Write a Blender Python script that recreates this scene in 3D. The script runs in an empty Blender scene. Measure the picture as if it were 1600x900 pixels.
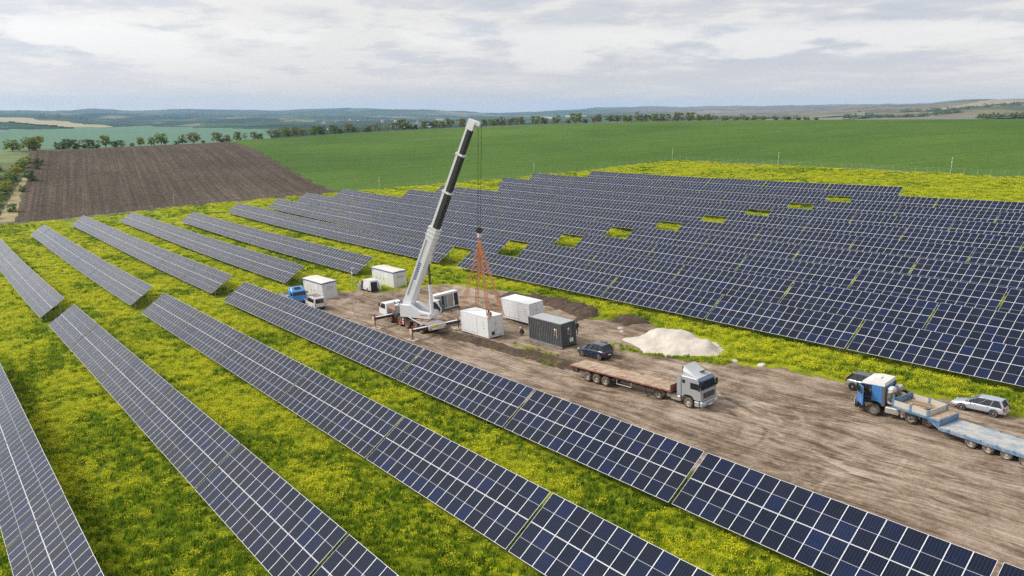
import bpy, bmesh, math, random
import numpy as np
from mathutils import Matrix, Vector, Euler

random.seed(7)
RNG = np.random.default_rng(11)
R = math.radians
SC = bpy.context.scene
COL = SC.collection

# ------------------------------------------------------------------ camera
# world: X runs along the panel rows (+X to the right), Y across them (away), Z up
cam_data = bpy.data.cameras.new('camera')
cam = bpy.data.objects.new('camera', cam_data)
COL.objects.link(cam)
cam.location = (0, 0, 26)
cam.rotation_euler = (R(90 - 12.946), 0, R(52.035))
cam_data.sensor_width = 36
cam_data.lens = 27.21
cam_data.clip_start = 0.5
cam_data.clip_end = 60000
SC.camera = cam

# ------------------------------------------------------------------ sky, sun, exposure
SUN_ELEV, SUN_AZ = 40, 228          # azimuth: direction the light comes from, degrees from +X towards +Y
w = bpy.data.worlds.new('World')
SC.world = w
w.use_nodes = True
nt = w.node_tree
nt.nodes.clear()


def N(tree, typ, **kw):
    n = tree.nodes.new(typ)
    for k, v in kw.items():
        if k == 'inp':
            for kk, vv in v.items():
                n.inputs[kk].default_value = vv
        else:
            setattr(n, k, v)
    return n


def L(tree, a, b):
    tree.links.new(a, b)


def math_n(tree, op, a, b=None, c=None, clamp=False):
    n = tree.nodes.new('ShaderNodeMath')
    n.operation = op
    n.use_clamp = clamp
    for i, v in enumerate((a, b, c)):
        if v is None:
            continue
        if isinstance(v, (int, float)):
            n.inputs[i].default_value = v
        else:
            tree.links.new(v, n.inputs[i])
    return n.outputs[0]


def ramp(tree, fac, stops, interp='LINEAR'):
    n = tree.nodes.new('ShaderNodeValToRGB')
    n.color_ramp.interpolation = interp
    e = n.color_ramp.elements
    while len(e) > 1:
        e.remove(e[-1])
    e[0].position, e[0].color = stops[0][0], (*stops[0][1], 1)
    for p_, c_ in stops[1:]:
        k = e.new(p_)
        k.color = (*c_, 1)
    tree.links.new(fac, n.inputs[0])
    return n.outputs[0]


def mix(tree, fac, a, b, typ='MIX'):
    n = tree.nodes.new('ShaderNodeMix')
    n.data_type = 'RGBA'
    n.blend_type = typ
    for s, v in ((n.inputs[0], fac), (n.inputs[6], a), (n.inputs[7], b)):
        if isinstance(v, (int, float)):
            s.default_value = v
        elif isinstance(v, tuple):
            s.default_value = (*v, 1) if len(v) == 3 else v
        else:
            tree.links.new(v, s)
    return n.outputs[2]


def noise(tree, vec, scale, detail=4, rough=.55, dist=0.0):
    n = tree.nodes.new('ShaderNodeTexNoise')
    n.inputs['Scale'].default_value = scale
    n.inputs['Detail'].default_value = detail
    n.inputs['Roughness'].default_value = rough
    n.inputs['Distortion'].default_value = dist
    if vec is not None:
        tree.links.new(vec, n.inputs['Vector'])
    return n.outputs[0]


def mapping(tree, vec, scale=(1, 1, 1), rot=(0, 0, 0), loc=(0, 0, 0)):
    n = tree.nodes.new('ShaderNodeMapping')
    n.inputs['Scale'].default_value = scale
    n.inputs['Rotation'].default_value = rot
    n.inputs['Location'].default_value = loc
    tree.links.new(vec, n.inputs['Vector'])
    return n.outputs[0]


def aniso(tree, vec, ang, sx, sy=1.0, sz=1.0):
    """coordinates turned by ang and then squeezed, so that grain runs along that direction"""
    return mapping(tree, mapping(tree, vec, rot=(0, 0, -R(ang))), scale=(sx, sy, sz))


def build_world():
    sky = N(nt, 'ShaderNodeTexSky', sky_type='NISHITA', sun_disc=False)
    sky.sun_elevation = R(SUN_ELEV)
    sky.sun_rotation = R(90 - SUN_AZ)
    sky.altitude = 200
    sky.air_density = 1.0
    sky.dust_density = 2.0
    tc = N(nt, 'ShaderNodeTexCoord')
    sep = N(nt, 'ShaderNodeSeparateXYZ')
    L(nt, tc.outputs['Generated'], sep.inputs[0])
    zc = math_n(nt, 'ADD', math_n(nt, 'MAXIMUM', sep.outputs[2], 0.0), 0.10)
    px_ = math_n(nt, 'DIVIDE', sep.outputs[0], zc)
    py_ = math_n(nt, 'DIVIDE', sep.outputs[1], zc)
    cmb = N(nt, 'ShaderNodeCombineXYZ')
    L(nt, px_, cmb.inputs[0])
    L(nt, py_, cmb.inputs[1])
    P_ = cmb.outputs[0]
    rot = mapping(nt, P_, scale=(.8, 1.0, 1), rot=(0, 0, R(-38)))
    n1 = noise(nt, rot, 0.62, 9, .56, .25)
    n2 = noise(nt, mapping(nt, P_, scale=(.85, 1.0, 1), rot=(0, 0, R(-52)), loc=(3.1, 7.7, 0)), 2.0, 10, .62, .15)
    n3 = noise(nt, mapping(nt, P_, loc=(11.3, 2.7, 0)), 0.16, 3, .5, .2)
    # layered stratocumulus: broad decks with brighter rims
    dens = math_n(nt, 'ADD', math_n(nt, 'MULTIPLY', n1, .55), math_n(nt, 'MULTIPLY', n2, .45))
    dens = math_n(nt, 'ADD', dens, math_n(nt, 'MULTIPLY', math_n(nt, 'SUBTRACT', n3, .5), .35))
    cloud = ramp(nt, dens, [(.38, (2.65, 2.74, 3.08)), (.44, (2.85, 2.92, 3.18)), (.49, (3.2, 3.2, 3.28)), (.535, (3.85, 3.76, 3.6)), (.58, (3.75, 3.67, 3.55)), (.69, (2.85, 2.9, 3.08))])
    # low cumulus streaks a few degrees above the horizon
    elev = math_n(nt, 'ARCSINE', sep.outputs[2])
    az = math_n(nt, 'ARCTAN2', sep.outputs[1], sep.outputs[0])
    c2 = N(nt, 'ShaderNodeCombineXYZ')
    L(nt, az, c2.inputs[0])
    L(nt, math_n(nt, 'MULTIPLY', elev, 4.2), c2.inputs[1])
    n4 = noise(nt, c2.outputs[0], 4.3, 7, .58, .1)
    band = math_n(nt, 'MULTIPLY', ramp_v(elev, .03, .055), math_n(nt, 'SUBTRACT', 1.0, ramp_v(elev, .085, .115)))
    puff = math_n(nt, 'MULTIPLY', band, ramp_v(n4, .52, .6))
    cloud = mix(nt, math_n(nt, 'MULTIPLY', puff, .9), cloud, (4.2, 4.1, 3.95))
    # even pale veil near the horizon
    veil = math_n(nt, 'SUBTRACT', 1.0, ramp_v(elev, .0, .085))
    cloud = mix(nt, math_n(nt, 'MULTIPLY', veil, .8), cloud, (3.8, 3.42, 3.12))
    # the cloud deck glows where the sun stands behind it
    dot = N(nt, 'ShaderNodeVectorMath', operation='DOT_PRODUCT')
    L(nt, tc.outputs['Generated'], dot.inputs[0])
    dot.inputs[1].default_value = (math.cos(R(SUN_AZ)) * math.cos(R(SUN_ELEV)), math.sin(R(SUN_AZ)) * math.cos(R(SUN_ELEV)), math.sin(R(SUN_ELEV)))
    glow = math_n(nt, 'POWER', math_n(nt, 'MAXIMUM', dot.outputs['Value'], 0.0), 2.5)
    glow = math_n(nt, 'ADD', 1.0, math_n(nt, 'MULTIPLY', glow, .9))
    sc_ = N(nt, 'ShaderNodeVectorMath', operation='SCALE')
    L(nt, cloud, sc_.inputs[0])
    L(nt, glow, sc_.inputs[3])
    cloud = sc_.outputs[0]
    cover = ramp_v(n2, .30, .42)
    cover = math_n(nt, 'ADD', math_n(nt, 'MULTIPLY', cover, .14), .84)
    col = mix(nt, cover, sky.outputs[0], cloud)
    bg = N(nt, 'ShaderNodeBackground')
    bg.inputs['Strength'].default_value = 0.1
    L(nt, col, bg.inputs['Color'])
    out = N(nt, 'ShaderNodeOutputWorld')
    L(nt, bg.outputs[0], out.inputs['Surface'])


def ramp_v(v, a, b, tree=None):
    n = (tree or nt).nodes.new('ShaderNodeMapRange')
    n.interpolation_type = 'SMOOTHSTEP'
    n.inputs[1].default_value = a
    n.inputs[2].default_value = b
    (tree or nt).links.new(v, n.inputs[0])
    return n.outputs[0]


build_world()
sd = bpy.data.lights.new('sun', 'SUN')
sd.energy = 1.5
sd.angle = R(14)
sd.color = (1.0, .95, .87)
sun = bpy.data.objects.new('sun', sd)
COL.objects.link(sun)
sv = Vector((math.cos(R(SUN_AZ)) * math.cos(R(SUN_ELEV)), math.sin(R(SUN_AZ)) * math.cos(R(SUN_ELEV)), math.sin(R(SUN_ELEV))))
sun.rotation_euler = (-sv).to_track_quat('-Z', 'Y').to_euler()
sun.location = (-40, -40, 80)

SC.view_settings.view_transform = 'Standard'
SC.view_settings.look = 'None'
SC.view_settings.exposure = 1.14
SC.view_settings.gamma = 1.0
SC.view_settings.use_curve_mapping = False
SC.render.engine = 'CYCLES'
SC.cycles.use_denoising = False
SC.cycles.max_bounces = 6
SC.cycles.sample_clamp_indirect = 4
SC.cycles.volume_bounces = 1
SC.cycles.transparent_max_bounces = 6

# ------------------------------------------------------------------ materials


def new_mat(name):
    m = bpy.data.materials.new(name)
    m.use_nodes = True
    b = m.node_tree.nodes['Principled BSDF']
    return m, m.node_tree, b


_mc = {}


def M(name, col, rough=.55, metal=0.0, var=.12, scale=2.0, dirt=None, bump=0.0, coat=0.0, spec=.5):
    """plain procedural material: base colour with mottling, optional dust (colour, amount, scale) and fine relief"""
    if name in _mc:
        return _mc[name]
    m, t, b = new_mat(name)
    tc = N(t, 'ShaderNodeTexCoord').outputs['Object']
    nz = noise(t, tc, scale, 5, .6)
    lo = tuple(max(0, c * (1 - var)) for c in col)
    hi = tuple(min(1, c * (1 + var)) for c in col)
    c = ramp(t, nz, [(.3, lo), (.7, hi)])
    if dirt:
        dn = noise(t, tc, dirt[2], 6, .65, .4)
        k = ramp_v(dn, .62 - dirt[1] * .5, .75, t)
        c = mix(t, math_n(t, 'MULTIPLY', k, min(1.0, dirt[1] * 1.6)), c, dirt[0])
        L(t, math_n(t, 'ADD', math_n(t, 'MULTIPLY', k, .25), rough, clamp=True), b.inputs['Roughness'])
    else:
        b.inputs['Roughness'].default_value = rough
    L(t, c, b.inputs['Base Color'])
    b.inputs['Metallic'].default_value = metal
    b.inputs['Specular IOR Level'].default_value = spec
    if coat:
        b.inputs['Coat Weight'].default_value = coat
        b.inputs['Coat Roughness'].default_value = .12
    if bump:
        bp = N(t, 'ShaderNodeBump')
        bp.inputs['Strength'].default_value = bump
        bp.inputs['Distance'].default_value = .03
        L(t, noise(t, tc, scale * 6, 4), bp.inputs['Height'])
        L(t, bp.outputs[0], b.inputs['Normal'])
    _mc[name] = m
    return m


DUST = (.33, .26, .19)

# ------------------------------------------------------------------ mesh helper


class MB:
    def __init__(self):
        self.bm = bmesh.new()
        self.uv = None

    def _fin(self, geom_faces, mat):
        for f in geom_faces:
            f.material_index = mat

    def box(self, c, s, bev=0.0, mat=0, rot=None):
        r = bmesh.ops.create_cube(self.bm, size=1)
        vs = r['verts']
        M4 = Matrix.Translation(c) @ (Euler(rot).to_matrix().to_4x4() if rot else Matrix()) @ Matrix.Diagonal((*s, 1))
        bmesh.ops.transform(self.bm, matrix=M4, verts=vs)
        fs = {f for v in vs for f in v.link_faces}
        self._fin(fs, mat)
        if bev:
            es = list({e for v in vs for e in v.link_edges})
            bmesh.ops.bevel(self.bm, geom=es, offset=bev, segments=1, affect='EDGES', material=-1)
        return self

    def b2(self, lo, hi, bev=0.0, mat=0):
        return self.box([(a + b) / 2 for a, b in zip(lo, hi)], [abs(b - a) for a, b in zip(lo, hi)], bev, mat)

    def cyl(self, p0, p1, r, n=12, mat=0, r2=None, cap=True):
        p0, p1 = Vector(p0), Vector(p1)
        d = p1 - p0
        ln = d.length
        res = bmesh.ops.create_cone(self.bm, cap_ends=cap, segments=n, radius1=r, radius2=r if r2 is None else r2, depth=ln)
        vs = res['verts']
        M4 = Matrix.Translation((p0 + p1) / 2) @ d.to_track_quat('Z', 'Y').to_matrix().to_4x4()
        bmesh.ops.transform(self.bm, matrix=M4, verts=vs)
        self._fin({f for v in vs for f in v.link_faces}, mat)
        return self

    def bar(self, p0, p1, w_, h_, mat=0, up=(0, 0, 1)):
        p0, p1 = Vector(p0), Vector(p1)
        d = p1 - p0
        x = d.normalized()
        z = Vector(up)
        y = z.cross(x)
        if y.length < 1e-4:
            y = Vector((0, 1, 0))
        y.normalize()
        z = x.cross(y)
        res = bmesh.ops.create_cube(self.bm, size=1)
        vs = res['verts']
        M4 = Matrix(((x.x * d.length, y.x * w_, z.x * h_, 0), (x.y * d.length, y.y * w_, z.y * h_, 0), (x.z * d.length, y.z * w_, z.z * h_, 0), (0, 0, 0, 1)))
        M4 = Matrix.Translation((p0 + p1) / 2) @ M4
        bmesh.ops.transform(self.bm, matrix=M4, verts=vs)
        self._fin({f for v in vs for f in v.link_faces}, mat)
        return self

    def prism(self, prof, y0, y1, mat=0, bev=0.0, axis='y'):
        """profile of (x,z) points extruded along y"""
        def P(a, b, t):
            return (a, t, b) if axis == 'y' else ((t, a, b) if axis == 'x' else (a, b, t))
        va = [self.bm.verts.new(P(a, b, y0)) for a, b in prof]
        vb = [self.bm.verts.new(P(a, b, y1)) for a, b in prof]
        fs = [self.bm.faces.new(va), self.bm.faces.new(vb[::-1])]
        n = len(prof)
        for i in range(n):
            fs.append(self.bm.faces.new((va[i], vb[i], vb[(i + 1) % n], va[(i + 1) % n])))
        bmesh.ops.recalc_face_normals(self.bm, faces=fs)
        self._fin(fs, mat)
        if bev:
            es = list({e for f in fs for e in f.edges})
            bmesh.ops.bevel(self.bm, geom=es, offset=bev, segments=1, affect='EDGES', material=-1)
        return self

    def loft(self, secs, mat=0, cap=True, closed=True):
        rows = [[self.bm.verts.new(p) for p in s] for s in secs]
        fs = []
        for a, b in zip(rows, rows[1:]):
            n = len(a)
            for i in range(n if closed else n - 1):
                fs.append(self.bm.faces.new((a[i], a[(i + 1) % n], b[(i + 1) % n], b[i])))
        if cap:
            fs.append(self.bm.faces.new(rows[0][::-1]))
            fs.append(self.bm.faces.new(rows[-1]))
        bmesh.ops.recalc_face_normals(self.bm, faces=fs)
        self._fin(fs, mat)
        return self

    def lathe(self, prof, n=24, mat=0, axis='y'):
        """profile of (axis position, radius)"""
        rows = []
        for i in range(n):
            a = 2 * math.pi * i / n
            rows.append([self.bm.verts.new((r_ * math.cos(a), t, r_ * math.sin(a)) if axis == 'y' else (r_ * math.cos(a), r_ * math.sin(a), t)) for t, r_ in prof])
        fs = []
        for i in range(n):
            a, b = rows[i], rows[(i + 1) % n]
            for k in range(len(prof) - 1):
                fs.append(self.bm.faces.new((a[k], b[k], b[k + 1], a[k + 1])))
        bmesh.ops.recalc_face_normals(self.bm, faces=fs)
        self._fin(fs, mat)
        return self

    def mesh(self, name, mats, smooth=False):
        me = bpy.data.meshes.new(name)
        self.bm.to_mesh(me)
        self.bm.free()
        for m in (mats if isinstance(mats, (list, tuple)) else [mats]):
            me.materials.append(m)
        if smooth:
            me.polygons.foreach_set('use_smooth', [True] * len(me.polygons))
        return me

    def build(self, name, mats, parent=None, loc=None, rot=None, smooth=False, sub=0):
        o = put(name, self.mesh(name, mats, smooth), parent, loc, rot)
        if sub:
            md = o.modifiers.new('soft', 'SUBSURF')
            md.levels = md.render_levels = sub
        return o


def put(name, me, parent=None, loc=None, rot=None):
    o = bpy.data.objects.new(name, me)
    COL.objects.link(o)
    if parent:
        o.parent = parent
    if loc is not None:
        o.location = loc
    if rot is not None:
        o.rotation_euler = rot
    return o


def thing(name, label, cat, loc=(0, 0, 0), rotz=0.0, group=None, rot=None):
    o = bpy.data.objects.new(name, None)
    o.empty_display_size = .3
    COL.objects.link(o)
    o.location = loc
    o.rotation_euler = rot if rot else (0, 0, rotz)
    return tag(o, label, cat, group)


def tag(o, label=None, cat=None, group=None, kind=None):
    if label:
        o['label'] = label
    if cat:
        o['category'] = cat
    if group:
        o['group'] = group
    if kind:
        o['kind'] = kind
    return o


def np_mesh(name, co, faces, mat=None, smooth=True):
    """co (n,3) array; faces (m,4) or (m,3) array"""
    me = bpy.data.meshes.new(name)
    k = faces.shape[1]
    me.vertices.add(len(co))
    me.vertices.foreach_set('co', np.asarray(co, np.float32).ravel())
    me.loops.add(faces.size)
    me.loops.foreach_set('vertex_index', faces.astype(np.int32).ravel())
    me.polygons.add(len(faces))
    me.polygons.foreach_set('loop_start', np.arange(0, faces.size, k, dtype=np.int32))
    me.update(calc_edges=True)
    if smooth:
        me.polygons.foreach_set('use_smooth', np.ones(len(faces), bool))
    if mat:
        me.materials.append(mat)
    return me


def grid_faces(nx, ny):
    i = np.arange(nx * ny).reshape(nx, ny)
    return np.stack([i[:-1, :-1], i[1:, :-1], i[1:, 1:], i[:-1, 1:]], -1).reshape(-1, 4)


def vnoise(x, y, seed=0):
    """smooth value noise on arrays"""
    x = np.asarray(x, float)
    y = np.asarray(y, float)
    xi, yi = np.floor(x).astype(np.int64), np.floor(y).astype(np.int64)
    fx, fy = x - xi, y - yi
    fx, fy = fx * fx * (3 - 2 * fx), fy * fy * (3 - 2 * fy)

    def h(a, b):
        n = (a * 374761393 + b * 668265263 + seed * 974634777) & 0xffffffff
        n = ((n ^ (n >> 13)) * 1274126177) & 0xffffffff
        return ((n ^ (n >> 16)) & 0xffff) / 65535.0
    return (h(xi, yi) * (1 - fx) + h(xi + 1, yi) * fx) * (1 - fy) + (h(xi, yi + 1) * (1 - fx) + h(xi + 1, yi + 1) * fx) * fy


def fbm(x, y, seed=0, oct=4):
    v, a, s = 0, .5, 1.0
    for i in range(oct):
        v = v + a * vnoise(np.asarray(x) * s + i * 17.3, np.asarray(y) * s - i * 9.1, seed + i)
        a *= .5
        s *= 2.03
    return v / (1 - .5 ** oct)


def sdf_poly(X, Y, poly):
    """signed distance to polygon, positive inside"""
    P = np.asarray(poly, float)
    X = np.asarray(X, float)
    Y = np.asarray(Y, float)
    d = np.full(X.shape, 1e9)
    ins = np.zeros(X.shape, bool)
    for a, b in zip(P, np.roll(P, -1, 0)):
        e = b - a
        wx, wy = X - a[0], Y - a[1]
        t = np.clip((wx * e[0] + wy * e[1]) / (e @ e), 0, 1)
        d = np.minimum(d, np.hypot(wx - e[0] * t, wy - e[1] * t))
        c = (a[1] > Y) != (b[1] > Y)
        xx = e[0] * (Y - a[1]) / (e[1] if abs(e[1]) > 1e-9 else 1e-9) + a[0]
        ins ^= c & (X < xx)
    return np.where(ins, d, -d)


def sstep(a, b, x):
    t = np.clip((x - a) / (b - a), 0, 1)
    return t * t * (3 - 2 * t)

# ------------------------------------------------------------------ land
# heights surveyed at these points (x, y, z); a thin-plate surface runs through them
SURVEY = np.array([(20.0,-10.0,2.49),(20.0,30.0,3.23),(-28.0,30.0,1.17),(-28.0,70.0,2.54),(-28.0,110.0,4.37),(-28.0,150.0,6.81),(-28.0,190.0,10.01),(-76.0,-10.0,-2.55),(-76.0,30.0,-1.00),(-76.0,70.0,0.70),(-76.0,110.0,2.72),(-76.0,150.0,5.21),(-76.0,190.0,8.32),(-124.0,-10.0,-5.12),(-124.0,30.0,-3.07),(-124.0,70.0,-1.01),(-124.0,110.0,1.22),(-124.0,150.0,3.79),(-124.0,190.0,6.85),(-124.0,230.0,10.56),(-172.0,-10.0,-7.40),(-172.0,30.0,-4.83),(-172.0,70.0,-2.39),(-172.0,110.0,0.10),(-172.0,150.0,2.77),(-172.0,190.0,5.80),(-172.0,230.0,9.34),(-220.0,30.0,-6.05),(-220.0,70.0,-3.19),(-220.0,110.0,-0.44),(-220.0,150.0,2.38),(-220.0,190.0,5.41),(-268.0,30.0,-6.51),(-268.0,70.0,-3.21),(-268.0,110.0,-0.15),(-268.0,150.0,2.83),(-10.0,36.0,2.12),(-10.0,50.0,2.54),(-10.0,64.0,3.00),(-30.0,36.0,1.27),(-30.0,50.0,1.73),(-30.0,64.0,2.24),(-50.0,36.0,0.39),(-50.0,50.0,0.90),(-50.0,64.0,1.45),(-70.0,36.0,-0.49),(-70.0,50.0,0.07),(-70.0,64.0,0.67),(-90.0,36.0,-1.36),(-90.0,50.0,-0.75),(-90.0,64.0,-0.10),(-110.0,36.0,-2.21),(-110.0,50.0,-1.53),(-110.0,64.0,-0.84),(-45.0,84.0,2.50),(-45.0,104.0,3.47),(-45.0,124.0,4.57),(-45.0,144.0,5.82),(-45.0,164.0,7.25),(-45.0,184.0,8.87),(-75.0,84.0,1.40),(-75.0,104.0,2.43),(-75.0,124.0,3.56),(-75.0,144.0,4.83),(-75.0,164.0,6.25),(-75.0,184.0,7.84),(-105.0,84.0,0.35),(-105.0,104.0,1.44),(-105.0,124.0,2.62),(-105.0,144.0,3.91),(-105.0,164.0,5.32),(-105.0,184.0,6.89),(-140.0,84.0,-0.73),(-140.0,104.0,0.43),(-140.0,124.0,1.66),(-140.0,144.0,2.98),(-140.0,164.0,4.40),(-140.0,184.0,5.95),(-180.0,84.0,-1.69),(-180.0,104.0,-0.43),(-180.0,124.0,0.88),(-180.0,144.0,2.24),(-180.0,164.0,3.67),(-180.0,184.0,5.21),(-215.0,84.0,-2.19),(-215.0,104.0,-0.83),(-215.0,124.0,0.55),(-455.8,150.5,8.09),(-474.3,236.5,11.22),(-449.4,350.7,15.21),(-421.6,454.6,17.08),(-359.0,529.9,17.84),(-264.6,538.5,19.41),(-177.2,510.1,21.00),(-90.4,491.8,22.47),(-397.1,47.7,7.90),(-388.6,32.8,7.82),(-380.0,1.0,7.83),(-430.5,90.9,7.80),(-664.8,219.2,-4.86),(-1120.8,369.2,-30.48),(-671.3,334.5,-0.19),(-1101.0,548.3,-21.76),(-622.8,486.0,5.40),(-1001.2,781.3,-12.16),(-571.1,616.0,8.00),(-897.3,968.1,-7.45),(-482.0,712.2,9.21),(-751.0,1109.8,-1.16),(-361.1,736.2,11.74),(-572.4,1167.2,2.47),(-248.9,718.1,14.43),(-406.0,1171.7,6.30),(-129.6,708.2,17.09),(-215.9,1180.4,10.45),(-615.6,73.5,-5.90),(-1092.3,130.0,-34.38),(-607.9,50.8,-6.13),(-1086.2,90.4,-35.09),(-600.0,1.1,-6.11),(-1080.0,1.4,-35.24),(-645.8,136.0,-5.58),(-1115.6,234.4,-32.65)])
_S = 500.0
_P = SURVEY[:, :2] / _S


def _phi(r2):
    return np.where(r2 > 0, r2 * np.log(r2 + 1e-12), 0) * .5


def _tps():
    n = len(_P)
    A = np.zeros((n + 3, n + 3))
    A[:n, :n] = _phi(((_P[:, None] - _P[None]) ** 2).sum(-1)) + np.eye(n) * 2e-5
    A[:n, n:] = np.c_[np.ones(n), _P]
    A[n:, :n] = A[:n, n:].T
    return np.linalg.solve(A, np.r_[SURVEY[:, 2], 0, 0, 0])


_W = _tps()


def gz(X, Y):
    X = np.asarray(X, float)
    Y = np.asarray(Y, float)
    shp = X.shape
    q = np.stack([X.ravel() / _S, Y.ravel() / _S], -1)
    out = np.empty(len(q))
    n = len(_P)
    for i in range(0, len(q), 20000):
        b = q[i:i + 20000]
        out[i:i + 20000] = _phi(((b[:, None] - _P[None]) ** 2).sum(-1)) @ _W[:n] + _W[n] + b @ _W[n + 1:]
    return out.reshape(shp)


def gz1(x, y):
    return float(gz(np.array([x]), np.array([y]))[0])


DIRT = [(14, 39.2), (-20, 39.0), (-60, 39.4), (-95, 39.6), (-108, 39.6), (-113, 43.0), (-111.5, 46.6), (-109.5, 51.2), (-107.5, 54.0), (-102.6, 55.5), (-102.4, 60.8), (-99.2, 65), (-91, 66.8),
        (-86, 68.0), (-80.5, 68.9), (-72, 68.6), (-66.5, 65.4), (-63, 66.4), (-60.5, 67.8), (-57, 66.9), (-55.5, 61.4), (-52.4, 59.0), (-46, 62.4), (-40, 64.1), (-33, 65.0), (-27, 66.4), (-19, 67.4), (0, 70), (14, 71.5)]
SAND = [(-57.6, 62.2), (-60.2, 61.4), (-59.6, 60.2), (-55.5, 59.2), (-52.5, 58.4), (-49.5, 59.6), (-46.4, 62.4), (-46.8, 65.2), (-50.0, 67.0), (-53.5, 67.4), (-57, 65.4)]
PLOUGH = [(-271.1, 24.9), (-267.8, 45.3), (-258.2, 66.6), (-247.5, 88.5), (-236.4, 111.6), (-318.8, 125.9), (-452, 148.6), (-447, 118), (-432, 90.1), (-412, 66), (-398, 46.0), (-320.4, 34.2)]
FENCE = [(-269.3, 14.0), (-269.6, 24.1), (-257.1, 66.0), (-235.0, 111.3), (-216.1, 152.4), (-200.1, 184.7), (-188.4, 221.4), (-143.0, 219.0), (-124.3, 217.3), (-89.1, 213.4), (-60, 210.6), (-10, 206)]
CROP = FENCE[3:] + [(60, 200), (120, 210), (420, 600), (60, 640), (-180, 640), (-330, 480), (-500, 175), (-452, 143), (-318.8, 121), (-240, 108)]


def dirt_sd(X, Y):
    d = sdf_poly(X, Y, DIRT)
    return d + (fbm(X * .35, Y * .35, 3) - .5) * 2.6 + (fbm(X * 1.6, Y * 1.6, 5) - .5) * 1.0


def geo(t):
    return N(t, 'ShaderNodeNewGeometry').outputs['Position']


def mat_meadow():
    m, t, b = new_mat('meadow_soil')
    p_ = geo(t)
    n1 = noise(t, p_, .22, 5, .6, .3)
    n2 = noise(t, p_, 1.8, 5, .65)
    n3 = noise(t, mapping(t, p_, scale=(.25, 1, 1)), .12, 4, .6)
    c = ramp(t, n2, [(.3, (.07, .11, .008)), (.5, (.14, .19, .010)), (.72, (.22, .27, .012))])
    y = ramp(t, n2, [(.3, (.22, .25, .010)), (.6, (.40, .41, .012)), (.8, (.50, .49, .014))])
    k = math_n(t, 'ADD', math_n(t, 'MULTIPLY', n1, .6), math_n(t, 'MULTIPLY', n3, .4))
    c = mix(t, ramp_v(k, .43, .60, t), c, y)
    L(t, c, b.inputs['Base Color'])
    b.inputs['Roughness'].default_value = .9
    b.inputs['Specular IOR Level'].default_value = .1
    bp = N(t, 'ShaderNodeBump')
    bp.inputs['Strength'].default_value = .9
    bp.inputs['Distance'].default_value = .25
    L(t, noise(t, p_, 2.6, 6, .7), bp.inputs['Height'])
    L(t, bp.outputs[0], b.inputs['Normal'])
    return m


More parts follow.
